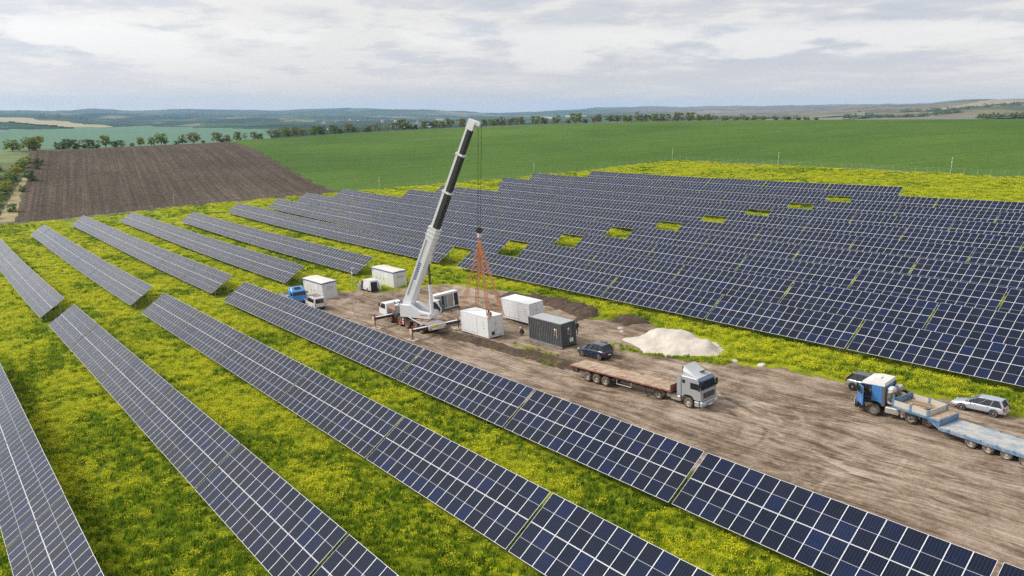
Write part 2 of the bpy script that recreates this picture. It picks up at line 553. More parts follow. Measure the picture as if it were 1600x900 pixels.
def mat_dirt():
    m, t, b = new_mat('packed_earth')
    p_ = geo(t)

    def warped(amp, sc_):
        nn = N(t, 'ShaderNodeTexNoise')
        nn.inputs['Scale'].default_value = sc_
        nn.inputs['Detail'].default_value = 2
        L(t, p_, nn.inputs['Vector'])
        a = N(t, 'ShaderNodeVectorMath', operation='SCALE')
        a.inputs[3].default_value = amp
        L(t, nn.outputs['Color'], a.inputs[0])
        c_ = N(t, 'ShaderNodeVectorMath', operation='ADD')
        L(t, p_, c_.inputs[0])
        L(t, a.outputs[0], c_.inputs[1])
        return c_.outputs[0]
    wv = warped(3.2, .07)
    # wheel tracks: long, slightly wandering, in two crossing directions, broken up by clods
    tr1 = noise(t, aniso(t, wv, 3, .045, 1, 0), 1.1, 5, .55)
    tr2 = noise(t, aniso(t, warped(5.5, .05), -8, .05, 1, 0), .9, 4, .55)
    tr3 = ramp_v(noise(t, aniso(t, wv, 8, .035, 1, 0), 5.5, 3, .55), .38, .62, t)
    pat = noise(t, p_, .13, 4, .6, .5)
    big = noise(t, p_, .55, 5, .65, .3)
    clod = noise(t, p_, 3.2, 6, .72)
    fine = noise(t, p_, 11.0, 4, .7)
    k = math_n(t, 'ADD', math_n(t, 'MULTIPLY', tr1, .26), math_n(t, 'MULTIPLY', tr2, .20))
    k = math_n(t, 'ADD', k, math_n(t, 'MULTIPLY', tr3, .085))
    k = math_n(t, 'ADD', k, math_n(t, 'MULTIPLY', pat, .31))
    k = math_n(t, 'ADD', k, math_n(t, 'MULTIPLY', math_n(t, 'SUBTRACT', big, .5), .30))
    k = math_n(t, 'ADD', k, math_n(t, 'MULTIPLY', math_n(t, 'SUBTRACT', clod, .5), .22))
    k = math_n(t, 'ADD', k, math_n(t, 'MULTIPLY', math_n(t, 'SUBTRACT', fine, .5), .09))
    # pale rings pressed by lorries that turned round here
    s3 = N(t, 'ShaderNodeSeparateXYZ')
    L(t, warped(.7, .5), s3.inputs[0])
    def arc(cx, cy, rad, hx, hy, amt, wd):
        nonlocal k
        dx = math_n(t, 'SUBTRACT', s3.outputs[0], cx)
        dy = math_n(t, 'SUBTRACT', s3.outputs[1], cy)
        dd = math_n(t, 'SQRT', math_n(t, 'ADD', math_n(t, 'MULTIPLY', dx, dx), math_n(t, 'MULTIPLY', dy, dy)))
        # a pair of wheels 1.7 m apart
        e = math_n(t, 'ABSOLUTE', math_n(t, 'SUBTRACT', math_n(t, 'ABSOLUTE', math_n(t, 'SUBTRACT', dd, rad)), .85))
        ring = math_n(t, 'SUBTRACT', 1.0, ramp_v(e, wd * .4, wd, t))
        if hx or hy:
            ring = math_n(t, 'MULTIPLY', ring, ramp_v(math_n(t, 'ADD', math_n(t, 'MULTIPLY', dx, hx), math_n(t, 'MULTIPLY', dy, hy)), -rad * .1, rad * .35, t))
        k = math_n(t, 'ADD', k, math_n(t, 'MULTIPLY', math_n(t, 'MULTIPLY', ring, wear), amt))
    wear = ramp_v(noise(t, p_, .4, 3, .6), .36, .6, t)
    for a in ((-33.5, 52.0, 2.6, 1, .6, .055, .22), (-27.0, 50.6, 4.4, .4, 1, .05, .22), (-46.0, 56.0, 5.4, -.2, -1, .05, .24), (-20.0, 46.5, 5.0, -1, .3, .05, .22),
              (-38.0, 46.2, 6.6, .8, .8, -.05, .24), (-90.0, 52.0, 6.0, .5, -1, .05, .24), (-60.0, 95.0, 46.0, .3, -1, .05, .26), (-35.0, 0.0, 50.5, -.1, 1, -.05, .26),
              (-10.0, 110.0, 62.0, -.5, -1, .05, .26), (-80.0, 5.0, 40.5, .2, 1, .05, .26), (-24.0, 88.0, 37.5, 0, -1, -.045, .26), (-70.0, 110.0, 67.0, 0, -1, -.045, .28), (0.0, 20.0, 36.0, -1, 1, .05, .26)):
        arc(*a)
    c = ramp(t, k, [(.32, (.105, .073, .049)), (.395, (.19, .139, .099)), (.445, (.272, .207, .151)), (.495, (.345, .272, .207)), (.555, (.415, .340, .268)), (.655, (.495, .42, .34))])
    L(t, c, b.inputs['Base Color'])
    b.inputs['Roughness'].default_value = .95
    b.inputs['Specular IOR Level'].default_value = .15
    bp = N(t, 'ShaderNodeBump')
    bp.inputs['Strength'].default_value = 1
    bp.inputs['Distance'].default_value = .22
    L(t, math_n(t, 'ADD', k, math_n(t, 'MULTIPLY', clod, .25)), bp.inputs['Height'])
    L(t, bp.outputs[0], b.inputs['Normal'])
    return m


def mat_soil_dark():
    m, t, b = new_mat('dug_soil')
    p_ = geo(t)
    n = noise(t, p_, 1.6, 7, .7, .2)
    L(t, ramp(t, n, [(.3, (.035, .021, .013)), (.55, (.085, .055, .036)), (.75, (.17, .12, .08))]), b.inputs['Base Color'])
    b.inputs['Roughness'].default_value = .95
    bp = N(t, 'ShaderNodeBump')
    bp.inputs['Strength'].default_value = 1
    bp.inputs['Distance'].default_value = .2
    L(t, noise(t, p_, 3.5, 6, .75), bp.inputs['Height'])
    L(t, bp.outputs[0], b.inputs['Normal'])
    return m


def mat_sand():
    m, t, b = new_mat('pale_sand')
    p_ = geo(t)
    n = noise(t, p_, 1.1, 7, .65)
    L(t, ramp(t, n, [(.3, (.43, .385, .33)), (.6, (.56, .51, .445)), (.8, (.62, .57, .505))]), b.inputs['Base Color'])
    b.inputs['Roughness'].default_value = .95
    bp = N(t, 'ShaderNodeBump')
    bp.inputs['Strength'].default_value = .55
    bp.inputs['Distance'].default_value = .1
    L(t, noise(t, p_, 5.5, 6, .7), bp.inputs['Height'])
    L(t, bp.outputs[0], b.inputs['Normal'])
    return m


def mat_plough():
    m, t, b = new_mat('ploughed_soil')
    p_ = geo(t)
    f_ = aniso(t, p_, -9.8, .012, 1, 0)
    n1 = noise(t, f_, .75, 5, .75)
    n2 = noise(t, p_, .7, 6, .75)
    n3 = noise(t, p_, .02, 4, .6)
    k = math_n(t, 'ADD', math_n(t, 'MULTIPLY', n1, .36), math_n(t, 'MULTIPLY', n2, .46))
    k = math_n(t, 'ADD', k, math_n(t, 'MULTIPLY', n3, .18))
    c = ramp(t, k, [(.38, (.042, .031, .023)), (.5, (.083, .063, .047)), (.60, (.150, .120, .090))])
    L(t, c, b.inputs['Base Color'])
    b.inputs['Roughness'].default_value = .95
    b.inputs['Specular IOR Level'].default_value = .1
    bp = N(t, 'ShaderNodeBump')
    bp.inputs['Strength'].default_value = 1
    bp.inputs['Distance'].default_value = .4
    L(t, math_n(t, 'ADD', n1, math_n(t, 'MULTIPLY', n2, .7)), bp.inputs['Height'])
    L(t, bp.outputs[0], b.inputs['Normal'])
    return m


def mat_crop():
    m, t, b = new_mat('young_wheat')
    p_ = geo(t)
    n1 = noise(t, aniso(t, p_, 62, .03, 1, 0), .4, 5, .6)
    n2 = noise(t, p_, 1.2, 6, .8)
    n3 = noise(t, p_, .012, 4, .6)
    k = math_n(t, 'ADD', math_n(t, 'MULTIPLY', n1, .22), math_n(t, 'MULTIPLY', n2, .5))
    k = math_n(t, 'ADD', k, math_n(t, 'MULTIPLY', n3, .28))
    c = ramp(t, k, [(.40, (.038, .080, .012)), (.5, (.066, .130, .018)), (.62, (.115, .19, .030))])
    L(t, c, b.inputs['Base Color'])
    b.inputs['Roughness'].default_value = .9
    b.inputs['Specular IOR Level'].default_value = .1
    bp = N(t, 'ShaderNodeBump')
    bp.inputs['Strength'].default_value = .8
    bp.inputs['Distance'].default_value = .4
    L(t, n2, bp.inputs['Height'])
    L(t, bp.outputs[0], b.inputs['Normal'])
    return m


def mat_far():
    m, t, b = new_mat('far_farmland')
    p_ = geo(t)
    wob = N(t, 'ShaderNodeVectorMath', operation='ADD')
    L(t, p_, wob.inputs[0])
    nn = N(t, 'ShaderNodeTexNoise')
    nn.inputs['Scale'].default_value = .0012
    L(t, p_, nn.inputs['Vector'])
    sc_ = N(t, 'ShaderNodeVectorMath', operation='SCALE')
    sc_.inputs[3].default_value = 500
    L(t, nn.outputs['Color'], sc_.inputs[0])
    L(t, sc_.outputs[0], wob.inputs[1])
    v = N(t, 'ShaderNodeTexVoronoi', feature='F1', distance='MANHATTAN')
    v.inputs['Scale'].default_value = .0016
    L(t, mapping(t, wob.outputs[0], scale=(.7, 1.25, .0), rot=(0, 0, .6)), v.inputs['Vector'])
    sep = N(t, 'ShaderNodeSeparateColor')
    L(t, v.outputs['Color'], sep.inputs[0])
    greens = ramp(t, sep.outputs[0], [(0, (.05, .09, .035)), (.25, (.065, .115, .045)), (.5, (.035, .065, .028)), (.75, (.075, .11, .05)), (.9, (.20, .17, .09)), (1, (.10, .08, .055))], 'CONSTANT')
    browns = ramp(t, sep.outputs[1], [(0, (.19, .155, .11)), (.25, (.14, .13, .08)), (.45, (.24, .19, .125)), (.6, (.10, .13, .055)), (.75, (.17, .14, .105)), (.9, (.27, .21, .12))], 'CONSTANT')
    s3 = N(t, 'ShaderNodeSeparateXYZ')
    L(t, p_, s3.inputs[0])
    # the drier slopes lie to the right (towards +Y)
    k = ramp_v(math_n(t, 'ADD', math_n(t, 'MULTIPLY', s3.outputs[1], 1.0), math_n(t, 'MULTIPLY', s3.outputs[0], .95)), -350, 900, t)
    c = mix(t, k, greens, browns)
    # woods
    wn = noise(t, mapping(t, p_, scale=(1, 1, 0)), .0011, 6, .62, .3)
    c = mix(t, math_n(t, 'MULTIPLY', ramp_v(wn, .47, .53, t), math_n(t, 'SUBTRACT', 1.0, math_n(t, 'MULTIPLY', k, .75))), c, (.022, .040, .022))
    # strips of wood and hedges
    hn = noise(t, mapping(t, p_, scale=(.25, 1.6, 0), rot=(0, 0, .45)), .004, 3, .5)
    hk = math_n(t, 'SUBTRACT', 1.0, ramp_v(math_n(t, 'ABSOLUTE', math_n(t, 'SUBTRACT', hn, .5)), .006, .012, t))
    c = mix(t, hk, c, (.035, .065, .025))
    g = noise(t, p_, .02, 5, .7)
    c = mix(t, .35, c, ramp(t, g, [(.3, (.25, .25, .25)), (.7, (.75, .75, .75))]), 'OVERLAY')
    L(t, c, b.inputs['Base Color'])
    b.inputs['Roughness'].default_value = 1
    b.inputs['Specular IOR Level'].default_value = 0
    return m


MAT_DIRT, MAT_SOIL, MAT_SAND = mat_dirt(), mat_soil_dark(), mat_sand()


def axis(lo, a, b, hi, fine, coarse):
    return np.unique(np.r_[np.arange(lo, a, coarse), np.arange(a, b, fine), np.arange(b, hi + 1, coarse)])


def build_ground():
    xs = axis(-1100, -300, 60, 700, 4, 20)
    ys = axis(-400, -30, 240, 1100, 4, 20)
    X, Y = np.meshgrid(xs, ys, indexing='ij')
    Z = gz(X, Y)
    o = put('ground', np_mesh('ground', np.stack([X, Y, Z], -1).reshape(-1, 3), grid_faces(len(xs), len(ys)), mat_meadow()))
    tag(o, kind='structure')
    # outside the fence the margins between the fields are plain rough grass
    o.data.materials.append(M('field_margin', (.085, .10, .035), .95, var=.4, scale=.25))
    c = (np.stack([X, Y], -1).reshape(-1, 2)[grid_faces(len(xs), len(ys))]).mean(1)
    ins = sdf_poly(c[:, 0], c[:, 1], [(-275, -400), (-270, 14)] + FENCE[1:] + [(120, 190), (700, 0), (700, -400)]) > 1
    o.data.polygons.foreach_set('material_index', (~ins).astype(np.int32))


def drape(name, poly, step, off, mat, rough=0.0, seed=1):
    P = np.array(poly)
    xs = np.arange(P[:, 0].min() - step, P[:, 0].max() + step * 1.5, step)
    ys = np.arange(P[:, 1].min() - step, P[:, 1].max() + step * 1.5, step)
    X, Y = np.meshgrid(xs, ys, indexing='ij')
    d = sdf_poly(X, Y, poly)
    # cells that lie wholly outside are dropped, the rim is pulled onto the outline
    Z = gz(X, Y) + np.where(d > 0, off, off - np.minimum(-d, step * 1.5) * .25)
    if rough:
        Z = Z + (fbm(X * .8, Y * .8, seed) - .5) * rough * (d > step)
    F = grid_faces(len(xs), len(ys))
    keep = (d.ravel()[F] > -step * 1.2).any(1)
    F = F[keep]
    u, inv = np.unique(F, return_inverse=True)
    co = np.stack([X, Y, Z], -1).reshape(-1, 3)[u]
    o = put(name, np_mesh(name, co, inv.reshape(F.shape), mat))
    tag(o, kind='structure')
    return o


def mound(X, Y, cx, cy, lx, ly, h, ang=0.0):
    c, s = math.cos(ang), math.sin(ang)
    u = ((X - cx) * c + (Y - cy) * s) / lx
    v = (-(X - cx) * s + (Y - cy) * c) / ly
    return h * np.clip(1 - (u * u + v * v), 0, 1) ** .8


def dirt_height(X, Y):
    """relief of the yard above the smooth ground: ruts along the driving direction and lumps"""
    d = dirt_sd(X, Y)
    inn = sstep(-.4, 1.2, d)
    rut = (fbm(X * .06 + Y * .02, Y * 1.3, 21) - .5) * .26 + (fbm(X * .8, Y * 1.1, 25) - .5) * .16
    rough = sstep(52, 60, Y + 0 * X) * sstep(-56, -60, X)         # churned earth among the containers
    rut = rut + rough * (fbm(X * .9, Y * .9, 27) - .5) * .34
    z = .045 + np.maximum(rut + .05, 0) * sstep(.3, 2, d)
    # dug strip and berm in front of the containers
    t = np.clip((X + 74) / 22.0, 0, 1)
    yc = 48.6 + t * 2.2 + (fbm(X * .3, X * 0, 8) - .5) * .9
    on = sstep(-76, -73.5, X) * (1 - sstep(-55, -52.5, X))
    z = z + on * (.42 * np.exp(-((Y - yc - .2) / .55) ** 2) - .10 * np.exp(-((Y - yc + .75) / .45) ** 2)) * (.6 + .8 * fbm(X * .7, Y * .7, 14))
    return np.where(inn > 0, z * inn - .35 * (1 - inn), -.35), d


def build_dirt():
    st = .3
    xs = np.arange(-116, 14, st)
    ys = np.arange(37.6, 73.5, st)
    X, Y = np.meshgrid(xs, ys, indexing='ij')
    h, d = dirt_height(X, Y)
    F = grid_faces(len(xs), len(ys))
    keep = (d.ravel()[F] > -1.2).any(1)
    F = F[keep]
    u, inv = np.unique(F, return_inverse=True)
    co = np.stack([X, Y, gz(X, Y) + h], -1).reshape(-1, 3)[u]
    o = put('dirt_yard', np_mesh('dirt_yard', co, inv.reshape(F.shape), MAT_DIRT))
    tag(o, kind='structure')
    me = o.data
    me.materials.append(MAT_SOIL)
    # dug strip and the churned earth around the containers is darker, wetter soil
    cx = co[inv.reshape(F.shape)].mean(1)
    x, y = cx[:, 0], cx[:, 1]
    t = np.clip((x + 74) / 22.0, 0, 1)
    yc = 48.6 + t * 2.2
    band = (np.abs(y - yc + .2) < .8 + 1.1 * (fbm(x * .5, y * .5, 31) - .5)) & (x > -76) & (x < -52.5)
    sp = (sdf_poly(x, y, [(-86, 64), (-78, 66.3), (-70, 64.5), (-67.5, 62.6), (-66.4, 64), (-67, 66.4), (-72, 68.6), (-80.5, 68.6), (-86, 67.6)]) + (fbm(x * .8, y * .8, 33) - .5) * 2.2) > 0
    me.polygons.foreach_set('material_index', (band | sp).astype(np.int32))


def heap(name, label, poly, hfun, mat, step=.3, group=None, sink=.35):
    P = np.array(poly)
    xs = np.arange(P[:, 0].min() - 1, P[:, 0].max() + 1, step)
    ys = np.arange(P[:, 1].min() - 1, P[:, 1].max() + 1, step)
    X, Y = np.meshgrid(xs, ys, indexing='ij')
    d = sdf_poly(X, Y, poly) + (fbm(X * .7, Y * .7, 41) - .5) * 1.4
    H = np.where(d > 0, hfun(X, Y, d), -np.minimum(-d, 1) * .8) - .05
    F = grid_faces(len(xs), len(ys))
    F = F[(H.ravel()[F] > -sink).any(1)]
    u, inv = np.unique(F, return_inverse=True)
    co = np.stack([X, Y, gz(X, Y) + H], -1).reshape(-1, 3)[u]
    base = co.mean(0)
    base[2] = co[:, 2].min()
    o = put(name, np_mesh(name, co - base, inv.reshape(F.shape), mat), None, tuple(base))
    tag(o, label, 'heap', group)
    return o


def build_far():
    az = np.array([-53.87, -44.04, -32.81, -25.8, -17.87, -9.16, 0.0, 9.16, 17.87, 25.8, 32.81, 44.04, 55.42])
    D = np.array([620, 900, 1300, 2000, 3000, 4500, 7000, 11000, 17000.0])
    Z = np.array([[1.8, -3.6, -7.9, -6.8, -4.0, 0.8, 4.9, 8.6, 10.6, 12.3, 13.7, 16.2, 18.2],
                  [-5.0, -11.9, -16.6, -16.4, -14.1, -7.1, -0.3, 5.0, 7.8, 9.4, 11.7, 14.8, 17.2],
                  [-7.8, -15.3, -20.7, -22.2, -20.0, -12.6, -5.8, 0.7, 4.5, 8.5, 13.1, 17.2, 20.2],
                  [-8.3, -15.9, -21.7, -25.2, -26.6, -25.5, -16.6, -6.7, 0.5, 9.0, 18.1, 26.0, 27.8],
                  [-8.8, -16.4, -21.7, -27.2, -34.8, -41.8, -28.4, -13.7, -1.0, 15.4, 33.9, 46.3, 44.7],
                  [-7.4, -14.7, -18.6, -31.4, -41.5, -44.0, -37.8, -16.0, 5.8, 32.4, 64.6, 71.7, 66.1],
                  [0.1, -5.6, -6.4, -18.6, -26.4, -22.9, -40.1, -6.6, 26.0, 55.7, 104.4, 97.0, 88.3],
                  [15.8, 13.6, 11.5, 14.3, 17.8, 26.0, -25.9, 43.1, 67.1, 95.9, 127.5, 119.0, 99.5],
                  [18.1, 16.4, 9.2, 8.0, 0.6, -13.6, 26.0, 78.7, 89.5, 122.0, 160.5, 141.0, 116.9]])
    A = np.linspace(-56, 56, 420)
    Dg = np.exp(np.linspace(math.log(640), math.log(11600), 260))

    def interp(a, lgd):
        # smooth bilinear on (azimuth, log distance)
        ia = np.clip(np.searchsorted(az, a) - 1, 0, len(az) - 2)
        ta = np.clip((a - az[ia]) / (az[ia + 1] - az[ia]), 0, 1)
        ld = np.log(D)
        jd = np.clip(np.searchsorted(ld, lgd) - 1, 0, len(D) - 2)
        td = np.clip((lgd - ld[jd]) / (ld[jd + 1] - ld[jd]), 0, 1)
        ta = ta * ta * (3 - 2 * ta)
        return (Z[jd, ia] * (1 - ta) + Z[jd, ia + 1] * ta) * (1 - td) + (Z[jd + 1, ia] * (1 - ta) + Z[jd + 1, ia + 1] * ta) * td
    AA, DD = np.meshgrid(A, Dg, indexing='ij')
    ZZ = interp(AA, np.log(DD))
    yaw = R(52.035)
    # azimuth is measured clockwise from the valley axis
    ox, oy = np.sin(np.radians(AA)) * DD, np.cos(np.radians(AA)) * DD
    X = ox * math.cos(yaw) - oy * math.sin(yaw)
    Y = ox * math.sin(yaw) + oy * math.cos(yaw)
    k = sstep(900, 2500, DD)
    ZZ = ZZ + k * ((fbm(X * .0011, Y * .0011, 51, 5) - .5) * DD * .0115 + (fbm(X * .006, Y * .006, 57, 4) - .5) * 14)
    o = put('hills', np_mesh('hills', np.stack([X, Y, ZZ], -1).reshape(-1, 3), grid_faces(len(A), len(Dg)), mat_far()))
    tag(o, kind='structure')

    def far_z(a, d):
        x0, y0 = math.sin(R(a)) * d, math.cos(R(a)) * d
        x, y = x0 * math.cos(yaw) - y0 * math.sin(yaw), x0 * math.sin(yaw) + y0 * math.cos(yaw)
        z = float(interp(np.array([a]), np.array([math.log(d)]))[0])
        kk = float(sstep(900, 2500, np.array([d]))[0])
        z += kk * float((fbm(np.array([x * .0011]), np.array([y * .0011]), 51, 5)[0] - .5) * d * .0115 + (fbm(np.array([x * .006]), np.array([y * .006]), 57, 4)[0] - .5) * 14)
        return x, y, z
    return far_z


build_ground()
drape('ploughed_field', PLOUGH, 3.0, .30, mat_plough(), .35)
drape('crop_field', CROP, 5.0, .16, mat_crop())
build_dirt()
FAR_Z = build_far()


def far_patch(name, pts, mat, off):
    """a field or sheet of water draped on the far land; pts are (azimuth, distance) corners in order"""
    P = np.array(pts, float)
    a = np.linspace(P[:, 0].min(), P[:, 0].max(), 46)
    ld = np.linspace(np.log(P[:, 1].min()), np.log(P[:, 1].max()), 24)
    A_, D_ = np.meshgrid(a, ld, indexing='ij')
    ins = sdf_poly(A_, D_ * 20, np.c_[P[:, 0], np.log(P[:, 1]) * 20])
    co = np.array([FAR_Z(x, math.exp(y)) for x, y in zip(A_.ravel(), D_.ravel())])
    co[:, 2] += off
    F = grid_faces(len(a), len(ld))
    F = F[(ins.ravel()[F] > -.05).all(1)]
    u, inv = np.unique(F, return_inverse=True)
    o = put(name, np_mesh(name, co[u], inv.reshape(F.shape), mat))
    tag(o, kind='structure')


far_patch('stubble_field', [(-34, 5200), (-31.5, 5200), (-26.3, 2700), (-29.5, 2750), (-34, 3900)], M('stubble', (.33, .27, .12), .95, var=.1, scale=.01), 5)
far_patch('far_meadow', [(-38, 1000), (-36, 1900), (-27, 2900), (-20, 2500), (-15.5, 2250), (-17, 1200), (-24, 850)], M('far_grass', (.062, .155, .080), .95, var=.12, scale=.01), 3)
far_patch('river', [(-15.2, 2050), (-11.5, 2350), (-6.0, 2500), (-4.5, 2350), (-9, 2150), (-13, 1950)], M('river_water', (.25, .30, .34), .15, var=.05, scale=.01), 4)

far_patch('stubble_field', [(26.5, 3300), (29.5, 3900), (32.0, 4300), (33.5, 4100), (31.0, 3400), (28.0, 3000)], M('stubble_orange', (.27, .21, .12), .95, var=.12, scale=.01), 4)
far_patch('orchard_field', [(10, 1500), (17, 2300), (24, 2500), (25, 1900), (18, 1400)], M('orchard_soil', (.20, .165, .115), .95, var=.3, scale=.012), 3)
far_patch('orchard_field', [(19, 1250), (25, 1750), (34, 2100), (36, 1500), (28, 1100)], M('orchard_grey', (.165, .145, .125), .95, var=.3, scale=.012), 3)
far_patch('far_meadow', [(9, 2300), (16, 3200), (24, 3300), (24, 2600), (16, 2400)], M('far_pasture', (.135, .155, .075), .95, var=.2, scale=.01), 3)


def sand_h(X, Y, d):
    ridge = mound(X, Y, -53.6, 64.2, 3.0, 2.6, 1.5) + mound(X, Y, -50.3, 62.9, 3.4, 2.8, 1.1) + mound(X, Y, -55.6, 62.2, 2.6, 2.4, .7) + mound(X, Y, -48.2, 63.9, 2.2, 1.9, .6)
    gully = np.abs(fbm(X * .55 + Y * .3, Y * .55, 63) - .5)
    return ridge * .64 * sstep(0, 1.8, d) + sstep(0, 2.2, d) * .30 - gully * .55 * sstep(.6, 2, d) + (fbm(X * 1.7, Y * 1.7, 61) - .5) * .22


heap('sand_heap', 'broad pale sand heap at the yard edge behind the silver flatbed truck', SAND, sand_h, MAT_SAND, .28)


def spoil_h(X, Y, d):
    return (mound(X, Y, -80, 67.0, 5, 1.8, .6) + mound(X, Y, -74.5, 66.8, 4, 2.2, .85) + mound(X, Y, -70, 66.2, 3.4, 2.6, 1.15)) * .7 * sstep(0, 1.2, d) + (fbm(X * 1.3, Y * 1.3, 66, 5) - .5) * .95 * sstep(0, 1, d)


heap('soil_heap', 'long dark brown spoil heap behind the white and grey containers', [(-86, 66), (-78, 65.2), (-72, 64.2), (-68, 63.6), (-66.6, 65.5), (-67.5, 68.3), (-73, 69.4), (-81, 69), (-86, 68)], spoil_h, MAT_SOIL, .3)
heap('soil_heap', 'small dark brown soil heap left of the pale sand heap', [(-64.5, 64.6), (-61, 64.8), (-59.2, 67.4), (-62, 68.8), (-65, 67.4)],
     lambda X, Y, d: mound(X, Y, -62, 66.6, 3, 2.2, .8) * sstep(0, 1, d) + (fbm(X, Y, 68) - .5) * .5 * sstep(0, 1, d), MAT_SOIL, .3)

# air: one closed box of thin haze round the whole place
hm = bpy.data.materials.new('haze')
hm.use_nodes = True
hm.node_tree.nodes.clear()
pv = N(hm.node_tree, 'ShaderNodeVolumePrincipled')
pv.inputs['Color'].default_value = (.46, .68, 1.0, 1)
pv.inputs['Density'].default_value = 7.5e-5
pv.inputs['Anisotropy'].default_value = .1
L(hm.node_tree, pv.outputs[0], N(hm.node_tree, 'ShaderNodeOutputMaterial').inputs['Volume'])
hb = MB().b2((-12800, -12800, -62), (12800, 12800, 190)).build('haze', hm)
tag(hb, 'thin blue haze filling the air over the valley', 'haze', kind='stuff')

# ------------------------------------------------------------------ solar tables
TAU = R(35.1)
MWID, MLEN, PIT, VPIT = 1.048, 2.095, 1.06, 2.115


def mat_cells():
    m, t, b = new_mat('solar_glass')
    uv = N(t, 'ShaderNodeUVMap').outputs[0]
    s = N(t, 'ShaderNodeSeparateXYZ')
    L(t, uv, s.inputs[0])
    u, v = s.outputs[0], s.outputs[1]
    oi = N(t, 'ShaderNodeObjectInfo').outputs['Random']
    gi = N(t, 'ShaderNodeNewGeometry').outputs['Random Per Island']
    half = math_n(t, 'MULTIPLY', math_n(t, 'FLOOR', math_n(t, 'MULTIPLY', v, 2.0)), .37)
    rnd = math_n(t, 'FRACT', math_n(t, 'ADD', math_n(t, 'ADD', math_n(t, 'MULTIPLY', oi, 7.31), gi), half))
    cell = ramp(t, rnd, [(0, (.0021, .0052, .0165)), (.5, (.0022, .0062, .0225)), (.85, (.0023, .0080, .034)), (1, (.0024, .0105, .050))])

    def line(x, n, wdt):
        f = math_n(t, 'FRACT', math_n(t, 'MULTIPLY', x, n))
        d = math_n(t, 'MINIMUM', f, math_n(t, 'SUBTRACT', 1.0, f))
        return math_n(t, 'LESS_THAN', d, wdt)
    g = math_n(t, 'MAXIMUM', line(u, 6.0, .032), math_n(t, 'MULTIPLY', line(v, 24.0, .05), .35))
    c = mix(t, math_n(t, 'MULTIPLY', g, .13), cell, (.30, .36, .52))
    mid = math_n(t, 'LESS_THAN', math_n(t, 'ABSOLUTE', math_n(t, 'SUBTRACT', v, .5)), .0062)
    c = mix(t, mid, c, (.36, .37, .42))
    # dust film
    tc = geo(t)
    dn = noise(t, tc, .35, 5, .6)
    c = mix(t, math_n(t, 'MULTIPLY', ramp_v(dn, .4, .75, t), .018), c, (.30, .27, .23))
    L(t, c, b.inputs['Base Color'])
    b.inputs['IOR'].default_value = 1.29
    b.inputs['Roughness'].default_value = .09
    b.inputs['Coat Weight'].default_value = .0
    return m


MAT_CELL = mat_cells()
MAT_ALU = M('anodised_aluminium', (.80, .81, .84), .42, .1, var=.04)
MAT_GALV = M('galvanised_steel', (.36, .37, .38), .5, .7, var=.15, scale=4)
MAT_BACK = M('back_sheet', (.55, .55, .55), .6)


def module_geo(bm, uvl, mat4, fw=.0165):
    w2, l2 = MWID / 2, MLEN / 2

    def V(x, y, z):
        return bm.verts.new(mat4 @ Vector((x, y, z)))

    def F(vs, mi, uvs=None):
        f = bm.faces.new(vs)
        f.material_index = mi
        if uvs:
            for lp, c in zip(f.loops, uvs):
                lp[uvl].uv = c
    o_t = [V(-w2, -l2, .035), V(w2, -l2, .035), V(w2, l2, .035), V(-w2, l2, .035)]
    i_t = [V(-w2 + fw, -l2 + fw, .035), V(w2 - fw, -l2 + fw, .035), V(w2 - fw, l2 - fw, .035), V(-w2 + fw, l2 - fw, .035)]
    o_b = [V(-w2, -l2, 0), V(w2, -l2, 0), V(w2, l2, 0), V(-w2, l2, 0)]
    for k in range(4):
        n = (k + 1) % 4
        F((o_t[k], o_t[n], i_t[n], i_t[k]), 1)
        F((o_b[k], o_b[n], o_t[n], o_t[k]), 1)
    F(o_b[::-1], 2)
    g = [V(-w2 + fw, -l2 + fw, .031), V(w2 - fw, -l2 + fw, .031), V(w2 - fw, l2 - fw, .031), V(-w2 + fw, l2 - fw, .031)]
    F(g, 0, ((0, 0), (1, 0), (1, 1), (0, 1)))


def module_mesh():
    bm = bmesh.new()
    uvl = bm.loops.layers.uv.new('UVMap')
    module_geo(bm, uvl, Matrix())
    me = bpy.data.meshes.new('module')
    bm.to_mesh(me)
    bm.free()
    for m in (MAT_CELL, MAT_ALU, MAT_BACK):
        me.materials.append(m)
    return me


def mod_matrix(i, j, n, jit=None):
    u = (i + .5 - n / 2) * PIT
    v = (j + .5) * VPIT
    a, b_ = jit if jit else (0, 0)
    return Matrix.Translation((u, v * math.cos(TAU), .72 + v * math.sin(TAU))) @ Euler((TAU + a, b_, 0)).to_matrix().to_4x4()


MODULE = module_mesh()
_far = {}


def far_modules(n):
    if n not in _far:
        rr = random.Random(n)
        bm = bmesh.new()
        uvl = bm.loops.layers.uv.new('UVMap')
        for i in range(n):
            for j in range(2):
                module_geo(bm, uvl, mod_matrix(i, j, n, (rr.gauss(0, .0025), rr.gauss(0, .0025))))
        me = bpy.data.meshes.new('module_field')
        bm.to_mesh(me)
        bm.free()
        for m in (MAT_CELL, MAT_ALU, MAT_BACK):
            me.materials.append(m)
        _far[n] = me
    return _far[n]


PURLIN_V = (.55, 1.55, 2.67, 3.67)


def slant(v, dz=0.0):
    return v * math.cos(TAU) + dz * -math.sin(TAU), .72 + v * math.sin(TAU) + dz * math.cos(TAU)


_pm = {}


def purlin_mesh(n, v):
    if (n, v) not in _pm:
        y, z = slant(v, -.05)
        _pm[(n, v)] = MB().box((0, y, z), (n * PIT - .1, .06, .08), 0, 0, (TAU, 0, 0)).mesh('purlin', MAT_GALV)
    return _pm[(n, v)]


def post_mesh(front):
    v = .9 if front else 3.3
    y, z = slant(v, -.16)
    return MB().box((0, y, (z - .5) / 2), (.09, .12, z + .5)).mesh('post', MAT_GALV)


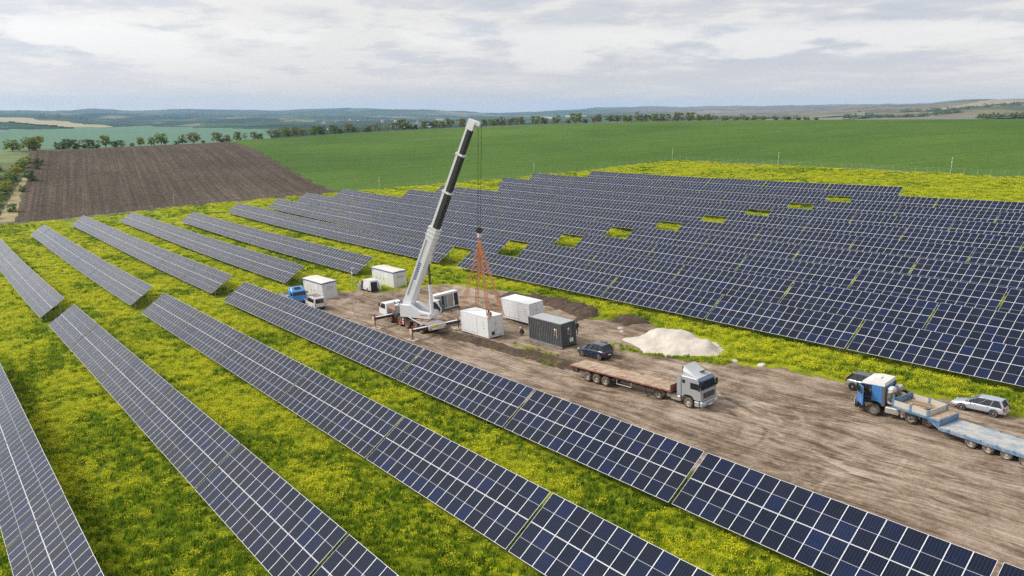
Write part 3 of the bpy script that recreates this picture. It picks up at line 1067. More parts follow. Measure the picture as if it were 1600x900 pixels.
def rafter_mesh():
    a, b_ = slant(.2, -.13), slant(4.0, -.13)
    m = MB().bar((0, a[0], a[1]), (0, b_[0], b_[1]), .06, .1)
    c, d = slant(2.1, -.18), slant(3.3, -.18)
    m.bar((0.05, d[0], .5), (0.05, c[0], c[1]), .05, .05)
    return m.mesh('rafter', MAT_GALV)


POST_F, POST_R, RAFTER = post_mesh(True), post_mesh(False), rafter_mesh()
_ff = {}


def far_frame(n):
    if n not in _ff:
        m = MB()
        for v in PURLIN_V:
            y, z = slant(v, -.05)
            m.box((0, y, z), (n * PIT - .1, .06, .08), 0, 0, (TAU, 0, 0))
        for x in post_x(n):
            for v in (.9, 3.3):
                y, z = slant(v, -.16)
                m.box((x, y, (z - .5) / 2), (.09, .12, z + .5))
            a, b_ = slant(.2, -.13), slant(4.0, -.13)
            m.bar((x, a[0], a[1]), (x, b_[0], b_[1]), .06, .1)
        _ff[n] = m.mesh('support_frame', MAT_GALV)
    return _ff[n]


def post_x(n):
    half = n * PIT / 2 - .9
    k = max(2, round(n / 4))
    return [-half + 2 * half * i / (k - 1) for i in range(k)]


N_NEAR = [0]


def solar_table(x0, x1, Y, n, label, group):
    xm = (x0 + x1) / 2
    za, zb = gz1(x0, Y + 1.2), gz1(x1, Y + 1.2)
    z = (za + zb) / 2
    sl = math.atan2(zb - za, x1 - x0)
    t = thing('solar_table', label, 'solar panels', (xm, Y, z), group=group, rot=(random.gauss(0, .004), -sl, 0))
    dist = math.sqrt(xm * xm + (Y + 1.7) ** 2 + (26 - z) ** 2)
    if dist < 112:
        N_NEAR[0] += 1
        for i in range(n):
            for j in range(2):
                o = bpy.data.objects.new('module', MODULE)
                COL.objects.link(o)
                o.parent = t
                o.matrix_local = mod_matrix(i, j, n, (random.gauss(0, .005), random.gauss(0, .005)))
        for v in PURLIN_V:
            put('purlin', purlin_mesh(n, v), t)
        for x in post_x(n):
            put('post', POST_F, t, (x, 0, 0))
            put('post', POST_R, t, (x, 0, 0))
            put('rafter', RAFTER, t, (x, 0, 0))
    else:
        tag(put('module_field', far_modules(n), t), kind='stuff')
        tag(put('support_frame', far_frame(n), t), kind='stuff')
    return t


ORDN = ['first', 'second', 'third', 'fourth', 'fifth', 'sixth', 'seventh', 'eighth', 'ninth', 'tenth', 'eleventh', 'twelfth']
GAP = 17.2


def solar_row(Y, a, b, rowname, group, anchor='right'):
    """tables of 16 columns from x=a to x=b (a<b); the odd length goes to the end away from the anchor"""
    tabs = []
    if anchor == 'right':
        e = b
        while e - a > 2.2:
            s = max(a, e - GAP)
            n = min(16, int(round((e - s - .24) / PIT)))
            if n >= 2:
                tabs.append((e - .12 - n * PIT, e - .12, n))
            e -= GAP
        tabs.reverse()
    else:
        s = a
        while b - s > 2.2:
            e = min(b, s + GAP)
            n = min(16, int(round((e - s - .24) / PIT)))
            if n >= 2:
                tabs.append((s + .12, s + .12 + n * PIT, n))
            s += GAP
    for i, (x0, x1, n) in enumerate(tabs):
        lab = '%s solar table from the left, %s' % (ORDN[i], rowname)
        solar_table(x0, x1, Y, n, lab, group)


G1 = 'solar tables on the near side of the dirt yard'
G2 = 'solar tables in the left block beyond the grass track'
G3 = 'solar tables in the large field across the yard'
solar_row(34.91, -114.66, 8.8, 'near row running along the dirt yard', G1, 'left')
solar_row(24.09, -117.3, -13.9, 'second near row from the dirt yard', G1, 'left')
solar_row(12.98, -119.4 - 2.0, -16.0, 'third near row from the dirt yard', G1, 'left')
solar_row(1.80, -87.0 - 17.2, -18, 'near row at the left photo edge', G1, 'left')
for k, (Y, xl, xr) in enumerate([(12.71, -220, -127.3), (24.15, -237.5, -123.9), (35.37, -248.7, -121.4), (46.17, -241.2, -118.7), (57.06, -219.1, -115.3)]):
    solar_row(Y, xl, xr, '%s row of the left back block' % ORDN[k], G2, 'right')
HOLE = [106.2, 103.76, 100.97, 98.54, 95.9, 93.1, 90.2, 87.4, 85.4, 75.4]
LEFT = [222.6, 219.6, 224.2, 221.2, 199, 197, 181, 194, 193, 178.3]
RIGHT = [14, 18, 20, 24, 26, 30, 34, 38, 42, None]
QY = [70.96, 81.78, 92.40, 102.83, 113.88, 124.00, 134.24, 145.14, 156.37, 168.27]
for k in range(10):
    hole = HOLE[k]
    solar_row(QY[k], -LEFT[k], -(hole + 5.45), '%s row across the yard, left of gap' % ORDN[k], G3, 'right')
    if RIGHT[k] is not None:
        solar_row(QY[k], -hole, -RIGHT[k], '%s row across the yard, right of gap' % ORDN[k], G3, 'left')
print('near tables', N_NEAR[0])

# ------------------------------------------------------------------ meadow: grass and yellow mustard flowers


def mat_leaf(name, stops, patch=.0):
    m, t, b = new_mat(name)
    oi = N(t, 'ShaderNodeObjectInfo')
    gi = N(t, 'ShaderNodeNewGeometry')
    r = math_n(t, 'FRACT', math_n(t, 'ADD', oi.outputs['Random'], math_n(t, 'MULTIPLY', gi.outputs['Random Per Island'], .6)))
    c = ramp(t, r, stops)
    L(t, c, b.inputs['Base Color'])
    b.inputs['Roughness'].default_value = .7
    b.inputs['Specular IOR Level'].default_value = .2
    b.inputs['Subsurface Weight'].default_value = .0
    tr = N(t, 'ShaderNodeBsdfTranslucent')
    L(t, c, tr.inputs[0])
    ms = N(t, 'ShaderNodeMixShader')
    ms.inputs[0].default_value = .4
    L(t, b.outputs[0], ms.inputs[1])
    L(t, tr.outputs[0], ms.inputs[2])
    L(t, ms.outputs[0], t.nodes['Material Output'].inputs['Surface'])
    return m


GRASS_M = mat_leaf('grass_blades', [(0, (.22, .32, .016)), (.4, (.32, .42, .020)), (.75, (.44, .52, .026)), (1, (.56, .59, .05))])
DARK_M = mat_leaf('dark_weeds', [(0, (.085, .17, .008)), (.5, (.155, .255, .010)), (1, (.24, .35, .014))])
FLOWER_M = mat_leaf('mustard_flowers', [(0, (.58, .58, .018)), (.5, (.70, .68, .02)), (1, (.80, .76, .035))])


def tuft(name, seed, nb, h, spread, flowers=0, fs=.05, leaf=0, bw=.045):
    r = random.Random(seed)
    vs, fs_, mi = [], [], []
    for k in range(nb):
        a = r.uniform(0, 6.283)
        d = spread * math.sqrt(r.random())
        x, y = d * math.cos(a), d * math.sin(a)
        hh = h * r.uniform(.55, 1.1)
        lean = r.uniform(.1, .55) * hh
        b = r.uniform(0, 6.283)
        lx, ly = lean * math.cos(b), lean * math.sin(b)
        wx, wy = -math.sin(b) * bw * .5, math.cos(b) * bw * .5
        i = len(vs)
        vs += [(x - wx, y - wy, -.05), (x + wx, y + wy, -.05), (x + lx * .4 + wx * .8, y + ly * .4 + wy * .8, hh * .6), (x + lx * .4 - wx * .8, y + ly * .4 - wy * .8, hh * .6), (x + lx, y + ly, hh)]
        fs_ += [(i, i + 1, i + 2, i + 3), (i + 3, i + 2, i + 4)]
        mi += [0, 0]
    for k in range(flowers):
        a = r.uniform(0, 6.283)
        d = spread * math.sqrt(r.random())
        x, y, z = d * math.cos(a), d * math.sin(a), h * r.uniform(.7, 1.25)
        s = fs * r.uniform(.6, 1.3)
        n = Vector((r.gauss(0, .6), r.gauss(0, .6), 1)).normalized()
        u = n.orthogonal().normalized() * s
        v = n.cross(u).normalized() * s
        i = len(vs)
        c = Vector((x, y, z))
        vs += [tuple(c + u), tuple(c + v), tuple(c - u), tuple(c - v)]
        fs_.append((i, i + 1, i + 2, i + 3))
        mi.append(1)
    me = bpy.data.meshes.new(name)
    me.from_pydata(vs, [], fs_)
    me.materials.append(DARK_M if leaf else GRASS_M)
    me.materials.append(FLOWER_M)
    me.polygons.foreach_set('material_index', mi)
    return bpy.data.objects.new(name, me)


def meadow():
    src = bpy.data.collections.new('meadow_sources')
    # alphabetical order is the instance index
    for o in (tuft('a_grass', 1, 18, .34, .28), tuft('b_grass', 2, 22, .28, .32), tuft('c_weed', 3, 18, .40, .26, leaf=1, bw=.07), tuft('d_weed', 4, 16, .5, .24, leaf=1, bw=.08),
              tuft('e_mustard', 5, 14, .44, .32, 38, .030), tuft('f_mustard', 6, 13, .48, .34, 58, .032), tuft('g_mustard', 7, 14, .38, .30, 22, .029)):
        src.objects.link(o)
    rows_y = np.array([34.91, 24.09, 12.98, 1.80, 12.71, 24.15, 35.37, 46.17, 57.06] + QY)

    def under(x, y):
        d = y[:, None] - rows_y[None]
        return ((d > -.4) & (d < 1.6)).any(1)
    def under_table(x, y):
        d = y[:, None] - rows_y[None]
        on = (d > .3) & (d < 3.3)
        on[:, :4] &= (x > -121)[:, None]
        on[:, 4:9] &= (x < -115)[:, None]
        return on.any(1)
    pts = []
    cosy, siny = math.cos(R(52.035)), math.sin(R(52.035))

    def scatter(nmax, dlo, dhi, dens):
        # sample over a sector around the place the photograph looks at
        A = R(46)
        area = A * 2 * .5 * (dhi ** 2 - dlo ** 2)
        n = int(area * dens)
        a = RNG.uniform(-A, A, n)
        d = np.sqrt(RNG.uniform(dlo ** 2, dhi ** 2, n))
        ox, oy = np.sin(a) * d, np.cos(a) * d
        return ox * cosy - oy * siny, ox * siny + oy * cosy, d
    for dlo, dhi, dens, sc in ((16, 45, 11, .85), (45, 75, 8.5, .95), (75, 115, 5.0, 1.15), (115, 170, 2.6, 1.5), (170, 300, 1.15, 2.1)):
        x, y, d = scatter(0, dlo, dhi, dens)
        keep = (sdf_poly(x, y, [(-275, -60), (-269.5, 20), (-257, 66), (-235, 111), (-200, 184.7), (-188.4, 221), (-90, 213), (-10, 206), (60, 120), (60, -60)]) > .3)
        keep &= dirt_sd(x, y) < -.15
        keep &= sdf_poly(x, y, SAND) < -.3
        for (x0, x1, y0, y1) in ((-113.9, -104.6, 46.2, 48.9), (-111.1, -103.0, 57.2, 60.0)):
            keep &= ~((x > x0) & (x < x1) & (y > y0) & (y < y1))
        keep &= ~(under_table(x, y) & (RNG.random(len(x)) < .75))  # thinned, and flowerless below, to darken table gaps where shade falls
        x, y = x[keep], y[keep]
        n = len(x)
        # patches: yellow drifts stretched along the rows, dark weedy hollows
        p1 = fbm(x * .10, y * .16, 71, 5)
        p2 = fbm(x * .55, y * .55, 77, 4)
        far = sstep(60, 130, np.hypot(x, y))
        yel = (p1 - .5) * 1.1 + (p2 - .5) * .40 + .5 + far * .045 + .035 * sstep(35, 60, y)
        yel = yel + .075 * (np.abs(y - 67.5) < 3.6) * (x > -60) + .04 * sstep(-175, -240, x)
        # flowers thickest mid-lane; fewer, darker plants beside the rows imitate the panels' shade
        c_ = np.mod((y - 1.8) / 11.03, 1.0)
        lane = np.exp(-((c_ - .58) / .17) ** 2) * (y < 62)
        yel = yel + lane * .095 * (.4 + 1.2 * fbm(x * .05, y * .02, 83)) - .03 * (y < 62) - .09 * sstep(90, 45, np.hypot(x, y)) * (y < 36)
        r_ = RNG.random(n)
        ky = np.clip((yel - .375) / .22, .10, .92)
        kind = np.where((r_ < ky) & ~under_table(x, y), 4 + RNG.integers(0, 3, n), np.where(RNG.random(n) < .55 - .4 * (yel > .5), 2 + RNG.integers(0, 2, n), RNG.integers(0, 2, n)))
        s = sc * RNG.uniform(.65, 1.25, n) * (.8 + .4 * p2)
        pts.append(np.stack([x, y, gz(x, y), kind, RNG.uniform(0, 6.283, n), s, np.minimum(s, .95) * np.where(under(x, y), .75, 1.0)], -1))
    # low weeds around the sand heap, kiosks and yard rim
    x = np.r_[RNG.uniform(-58, -44, 900), RNG.uniform(-66, -56, 240), RNG.uniform(-20, 8, 500)]
    y = np.r_[58.0 + (x[:900] + 56) * .27 + RNG.normal(0, .5, 900), RNG.normal(50.6, .7, 240), RNG.normal(39.6, .6, 500)]
    ok = (sdf_poly(x, y, SAND) < 0)
    ok &= RNG.random(len(x)) < fbm(x * .5, y * .5, 93) * 1.1 - .15
    x, y = x[ok], y[ok]
    pts.append(np.stack([x, y, gz(x, y) + .1, RNG.choice([0, 1, 2, 6], len(x)), RNG.uniform(0, 6.283, len(x)), RNG.uniform(.45, .9, len(x))], -1))
    pts[-1] = np.c_[pts[-1], pts[-1][:, 5]]
    P = np.concatenate(pts)
    print('meadow tufts', len(P))
    me = bpy.data.meshes.new('wildflower_meadow')
    me.vertices.add(len(P))
    me.vertices.foreach_set('co', P[:, :3].astype(np.float32).ravel())
    for nm, typ, colm in (('kind', 'INT', 3), ('turn', 'FLOAT', 4), ('size', 'FLOAT', 5), ('tall', 'FLOAT', 6)):
        at = me.attributes.new(nm, typ, 'POINT')
        at.data.foreach_set('value', P[:, colm].astype(np.int32 if typ == 'INT' else np.float32))
    o = put('wildflower_meadow', me)
    tag(o, 'rough meadow grass thick with yellow mustard flowers', 'meadow', kind='stuff')
    g = bpy.data.node_groups.new('meadow_scatter', 'GeometryNodeTree')
    g.interface.new_socket('Geometry', in_out='INPUT', socket_type='NodeSocketGeometry')
    g.interface.new_socket('Geometry', in_out='OUTPUT', socket_type='NodeSocketGeometry')
    gi, go = g.nodes.new('NodeGroupInput'), g.nodes.new('NodeGroupOutput')
    ci = g.nodes.new('GeometryNodeCollectionInfo')
    ci.inputs['Collection'].default_value = src
    ci.inputs['Separate Children'].default_value = True
    ci.inputs['Reset Children'].default_value = True
    iop = g.nodes.new('GeometryNodeInstanceOnPoints')
    iop.inputs['Pick Instance'].default_value = True

    def attr(nm, typ):
        a = g.nodes.new('GeometryNodeInputNamedAttribute')
        a.data_type = typ
        a.inputs['Name'].default_value = nm
        return [s for s in a.outputs if s.name == 'Attribute' and s.enabled][0]
    cx = g.nodes.new('ShaderNodeCombineXYZ')
    L(g, attr('turn', 'FLOAT'), cx.inputs[2])
    L(g, gi.outputs[0], iop.inputs['Points'])
    L(g, ci.outputs[0], iop.inputs['Instance'])
    L(g, attr('kind', 'INT'), iop.inputs['Instance Index'])
    L(g, cx.outputs[0], iop.inputs['Rotation'])
    c3 = g.nodes.new('ShaderNodeCombineXYZ')
    sz = attr('size', 'FLOAT')
    L(g, sz, c3.inputs[0])
    L(g, sz, c3.inputs[1])
    L(g, attr('tall', 'FLOAT'), c3.inputs[2])
    L(g, c3.outputs[0], iop.inputs['Scale'])
    L(g, iop.outputs[0], go.inputs[0])
    md = o.modifiers.new('scatter', 'NODES')
    md.node_group = g


meadow()

# ------------------------------------------------------------------ placing things on the sloping yard
K = .91     # the whole site is laid out at this scale


def yard_z(x, y):
    X, Y = np.array([x]), np.array([y])
    h, d = dirt_height(X, Y)
    return float(gz(X, Y)[0] + max(0.0, float(h[0])))


def place(o, x, y, heading, ln=4.0, wd=2.0, level=1.0, lift=0.0, scale=K):
    h = R(heading)
    f = Vector((math.cos(h), math.sin(h), 0))
    s = Vector((-math.sin(h), math.cos(h), 0))
    c = Vector((x, y, 0))

    def zz(p):
        return yard_z(p.x, p.y)
    pf, pb, pl, pr = c + f * ln / 2, c - f * ln / 2, c + s * wd / 2, c - s * wd / 2
    f.z = (zz(pf) - zz(pb)) / ln * level
    s.z = (zz(pl) - zz(pr)) / wd * level
    z0 = (zz(pf) + zz(pb) + zz(pl) + zz(pr)) / 4
    f.normalize()
    u = f.cross(s).normalized()
    s = u.cross(f)
    o.rotation_euler = Matrix((f, s, u)).transposed().to_euler()
    o.location = (x, y, z0 + lift)
    o.scale = (scale, scale, scale)
    return o


BLACK = M('black_plastic', (.018, .018, .02), .5, var=.2)
CHASSIS = M('chassis_black', (.022, .022, .024), .6, dirt=(DUST, .35, 3))
TYRE = M('tyre_rubber', (.035, .032, .03), .85, var=.2, dirt=((.26, .21, .16), .55, 5))
RIM_GREY = M('rim_grey', (.36, .34, .31), .5, .3, dirt=(DUST, .4, 6))
RIM_DUSTY = M('rim_dusty', (.50, .45, .39), .6, .1, dirt=(DUST, .6, 6))
RIM_RED = M('rim_red', (.50, .075, .03), .5, 0, dirt=(DUST, .25, 6))
RIM_ALLOY = M('rim_alloy', (.55, .55, .56), .35, .6)
GLASS = M('vehicle_glass', (.012, .015, .018), .06, var=.05, spec=.6)
LAMP = M('lamp_glass', (.75, .75, .72), .15, var=.03)
RED_L = M('tail_lamp', (.45, .02, .015), .2)
ORANGE_L = M('marker_lamp', (.75, .25, .02), .3)
PLATE = M('number_plate', (.75, .75, .72), .5)
STEEL = M('bare_steel', (.32, .32, .33), .45, .7, dirt=(DUST, .3, 4))
WHITE_P = M('white_paint', (.66, .66, .67), .35, var=.03, dirt=((.5, .45, .38), .18, 2.5), coat=.3)
_wh = {}


def wheel_mesh(r, w_, rm, dual):
    k = (r, w_, rm.name, dual)
    if k not in _wh:
        h = w_ / 2
        ty = MB().lathe([(-h, r * .60), (-h, r * .93), (-h * .8, r), (h * .8, r), (h, r * .93), (h, r * .60)], 28).mesh('tyre', TYRE, True)
        m = MB()
        if dual:     # deep dished hub
            m.lathe([(-h * .9, r * .6), (h * .95, r * .6), (h * .75, r * .53), (h * .1, r * .5), (h * .05, r * .3), (h * .5, r * .24), (h * .55, .001)], 24)
        else:
            m.lathe([(-h * .9, r * .6), (h * .97, r * .6), (h * .8, r * .54), (h * .45, r * .48), (h * .75, r * .28), (h * 1.05, r * .2), (h * 1.1, .001)], 24)
        for i in range(8):
            a = i * math.pi / 4
            m.cyl((r * .36 * math.cos(a), h * .5, r * .36 * math.sin(a)), (r * .36 * math.cos(a), h * .72, r * .36 * math.sin(a)), r * .045, 6)
        _wh[k] = (ty, m.mesh('rim', rm, False))
    return _wh[k]


def wheel(parent, x, y, r, w_=.3, rm=None, dual=False, z=None):
    """y sign says the side; the outer face looks outwards"""
    ty, ri = wheel_mesh(r, w_, rm or RIM_GREY, dual)
    o = put('wheel', ty, parent, (x, y, r if z is None else z), (0, random.uniform(0, 3), 0) if y > 0 else (0, random.uniform(0, 3), math.pi))
    put('rim', ri, o)
    return o


# ------------------------------------------------------------------ cars


def car(name, label, cat, paint, L_, W_, H_, wb, st, gh, belt, loc, heading, group=None, rim=None, tail=None, roof_mat=None, rails=False):
    """st: stations (x, bottom z, top z, half width low, half width top); gh: greenhouse corners (x0 base, x0 roof, x1 roof, x1 base) rear to front"""
    t = thing(name, label, cat, group=group)
    m = MB()
    secs = []
    for (x, zb, zt, wl, wt) in st:
        zm = zb + (zt - zb) * .55
        secs.append([(x, -wl * .93, zb), (x, -wl, zb + .12), (x, -wl, zm), (x, -wt, zt - .03), (x, -wt * .8, zt), (x, wt * .8, zt), (x, wt, zt - .03), (x, wl, zm), (x, wl, zb + .12), (x, wl * .93, zb)])
    m.loft(secs)
    m.build('body', paint, t, smooth=True, sub=1)
    xb, xr, xf, xw = gh
    hw, rw = W_ / 2 - .07, W_ / 2 - .24
    # glasshouse: one tinted volume with painted roof and pillars laid over it
    m = MB()
    m.loft([[(xb, -hw * .92, belt - .05), (xb, hw * .92, belt - .05), (xr, rw * .93, H_ - .05), (xr, -rw * .93, H_ - .05)],
            [((xb * .75 + xw * .25), -hw, belt - .05), ((xb * .75 + xw * .25), hw, belt - .05), (xr * .75 + xf * .25, rw, H_ - .04), (xr * .75 + xf * .25, -rw, H_ - .04)],
            [((xb * .35 + xw * .65), -hw, belt - .05), ((xb * .35 + xw * .65), hw, belt - .05), (xr * .3 + xf * .7, rw, H_ - .04), (xr * .3 + xf * .7, -rw, H_ - .04)],
            [(xw, -hw * .9, belt - .06), (xw, hw * .9, belt - .06), (xf, rw * .9, H_ - .06), (xf, -rw * .9, H_ - .06)]])
    m.build('windows', GLASS, t)
    m = MB()
    m.loft([[(xr - .05, -rw * .9, H_ - .07), (xr - .05, rw * .9, H_ - .07), (xr - .05, rw * .8, H_ - .03), (xr - .05, -rw * .8, H_ - .03)],
            [(xr * .6 + xf * .4, -rw - .03, H_ - .06), (xr * .6 + xf * .4, rw + .03, H_ - .06), (xr * .6 + xf * .4, rw * .85, H_ + .01), (xr * .6 + xf * .4, -rw * .85, H_ + .01)],
            [(xf - .1, -rw - .01, H_ - .07), (xf - .1, rw + .01, H_ - .07), (xf - .1, rw * .82, H_ - .02), (xf - .1, -rw * .82, H_ - .02)],
            [(xf + .06, -rw * .9, H_ - .10), (xf + .06, rw * .9, H_ - .10), (xf + .06, rw * .8, H_ - .08), (xf + .06, -rw * .8, H_ - .08)]])
    m.build('roof', roof_mat or paint, t, smooth=False)
    m = MB()
    for s in (-1, 1):
        m.bar((xw + .02, s * hw * .92, belt - .04), (xf, s * (rw * .92 + .01), H_ - .06), .07, .07)
        m.bar((xb, s * hw * .94, belt - .04), (xr, s * (rw * .95 + .01), H_ - .06), .10, .16)
        for k in ((.36, .42), (.66, .7)):
            a = xw * (1 - k[0]) + xb * k[0]
            b = xf * (1 - k[1]) + xr * k[1]
            m.bar((a, s * (hw + .005), belt - .05), (b, s * (rw + .012), H_ - .05), .03, .09, up=(0, s, 0))
    m.build('pillars', roof_mat or paint, t)
    r = .31 if H_ < 1.55 else .345
    for s in (-1, 1):
        for x in (wb[0], wb[1]):
            MB().lathe([(-.02, .001), (-.02, r * 1.17), (.015, r * 1.17), (.015, .001)], 24).build('wheel_arch', BLACK, t, (x, s * (W_ / 2 - .005), r + .02))
            wheel(t, x, s * (W_ / 2 - .085), r, .2, rim or RIM_ALLOY)
    x0, x1 = st[0][0], st[-1][0]
    zl = belt - .22
    for s in (-1, 1):
        MB().box((st[-2][0] - .03, s * (W_ / 2 - .30), st[-2][2] - .10), (.16, .34, .13), .03).build('headlight', LAMP, t)
        MB().box((x0 + .06, s * (W_ / 2 - .14), zl + .04), (.14, .2, .26), .03).build('tail_light', RED_L, t)
        MB().box((xw - .30, s * (W_ / 2 + .07), belt + .03), (.1, .2, .13), .03).build('mirror', roof_mat or paint, t)
        MB().box((-.05, s * (W_ / 2 + .005), .30), (L_ * .52, .03, .07), .01).build('sill_trim', BLACK, t)
        for xh in (.18, .52):
            MB().box((xw * (1 - xh - .08) + xb * (xh + .08), s * (W_ / 2 + .005), belt - .14), (.16, .03, .03)).build('door_handle', paint, t)
    MB().box((x0 - .01, 0, .42), (.12, W_ * .82, .2), .04).build('bumper', BLACK if rails else paint, t)
    MB().box((x1 + .0, 0, .40), (.12, W_ * .80, .2), .04).build('bumper', BLACK if rails else paint, t)
    MB().box((x0 - .075, 0, .62), (.02, .5, .11)).build('number_plate', PLATE, t)
    if rails:
        for s in (-1, 1):
            MB().bar((xr + .25, s * (rw - .02), H_ + .05), (xf - .45, s * (rw - .02), H_ + .05), .04, .05).build('roof_rail', BLACK, t)
    place(t, loc[0], loc[1], heading, wb[1] - wb[0], W_)
    return t


SILVER = M('silver_paint', (.46, .50, .57), .3, .35, var=.04, coat=.6, dirt=(DUST, .12, 3))
NAVY = M('dark_blue_paint', (.010, .022, .075), .22, .2, var=.1, coat=.9, dirt=(DUST, .12, 3))
GREYP = M('grey_paint', (.27, .28, .30), .3, .35, var=.05, coat=.6, dirt=(DUST, .15, 3))
ROOF_DARK = M('crossover_roof_dark', (.02, .022, .035), .25, .2, var=.1, coat=.8)  # darker tone for the crossover's roof, pillars and mirrors

# silver station wagon: nose to the left of the photo
car('station_wagon', 'silver station wagon parked beside the blue low loader', 'car', SILVER, 4.28, 1.68, 1.46, (-1.30, 1.20),
    [(-2.10, .38, .62, .62, .55), (-2.08, .30, .86, .76, .68), (-1.8, .24, .93, .82, .77), (-.6, .22, .93, .84, .80), (.55, .22, .92, .84, .80), (.95, .22, .86, .83, .74), (1.65, .24, .76, .80, .66), (2.02, .28, .66, .72, .58), (2.14, .36, .54, .60, .50)],
    (-1.98, -1.70, .05, .95), .95, (-22.75, 65.0), 184.0)
# dark blue SUV next to the grey container
car('suv', 'dark blue sport utility car beside the grey container', 'car', NAVY, 4.34, 1.80, 1.66, (-1.36, 1.31),
    [(-2.14, .45, .72, .68, .6), (-2.12, .36, 1.02, .82, .74), (-1.85, .30, 1.10, .88, .82), (-.6, .28, 1.10, .90, .86), (.55, .28, 1.09, .90, .85), (.85, .28, 1.05, .89, .80), (1.6, .30, .98, .87, .74), (2.02, .34, .86, .80, .66), (2.16, .42, .66, .68, .56)],
    (-2.02, -1.62, .25, .92), 1.08, (-55.5, 54.35), 183.0, rails=True)
# grey crossover mostly hidden behind the blue tractor
car('crossover_car', 'grey crossover with dark roof half hidden behind the blue truck cab', 'car', GREYP, 4.36, 1.82, 1.60, (-1.34, 1.31),
    [(-2.14, .45, .72, .68, .6), (-2.12, .36, 1.0, .82, .74), (-1.85, .30, 1.08, .88, .82), (-.6, .28, 1.06, .90, .86), (.55, .28, 1.05, .90, .85), (.85, .28, 1.02, .89, .80), (1.6, .30, .94, .87, .74), (2.02, .34, .84, .80, .66), (2.16, .42, .66, .68, .56)],
    (-2.02, -1.50, .25, .95), 1.04, (-30.8, 63.4), 1.0, roof_mat=ROOF_DARK)


# ------------------------------------------------------------------ vans


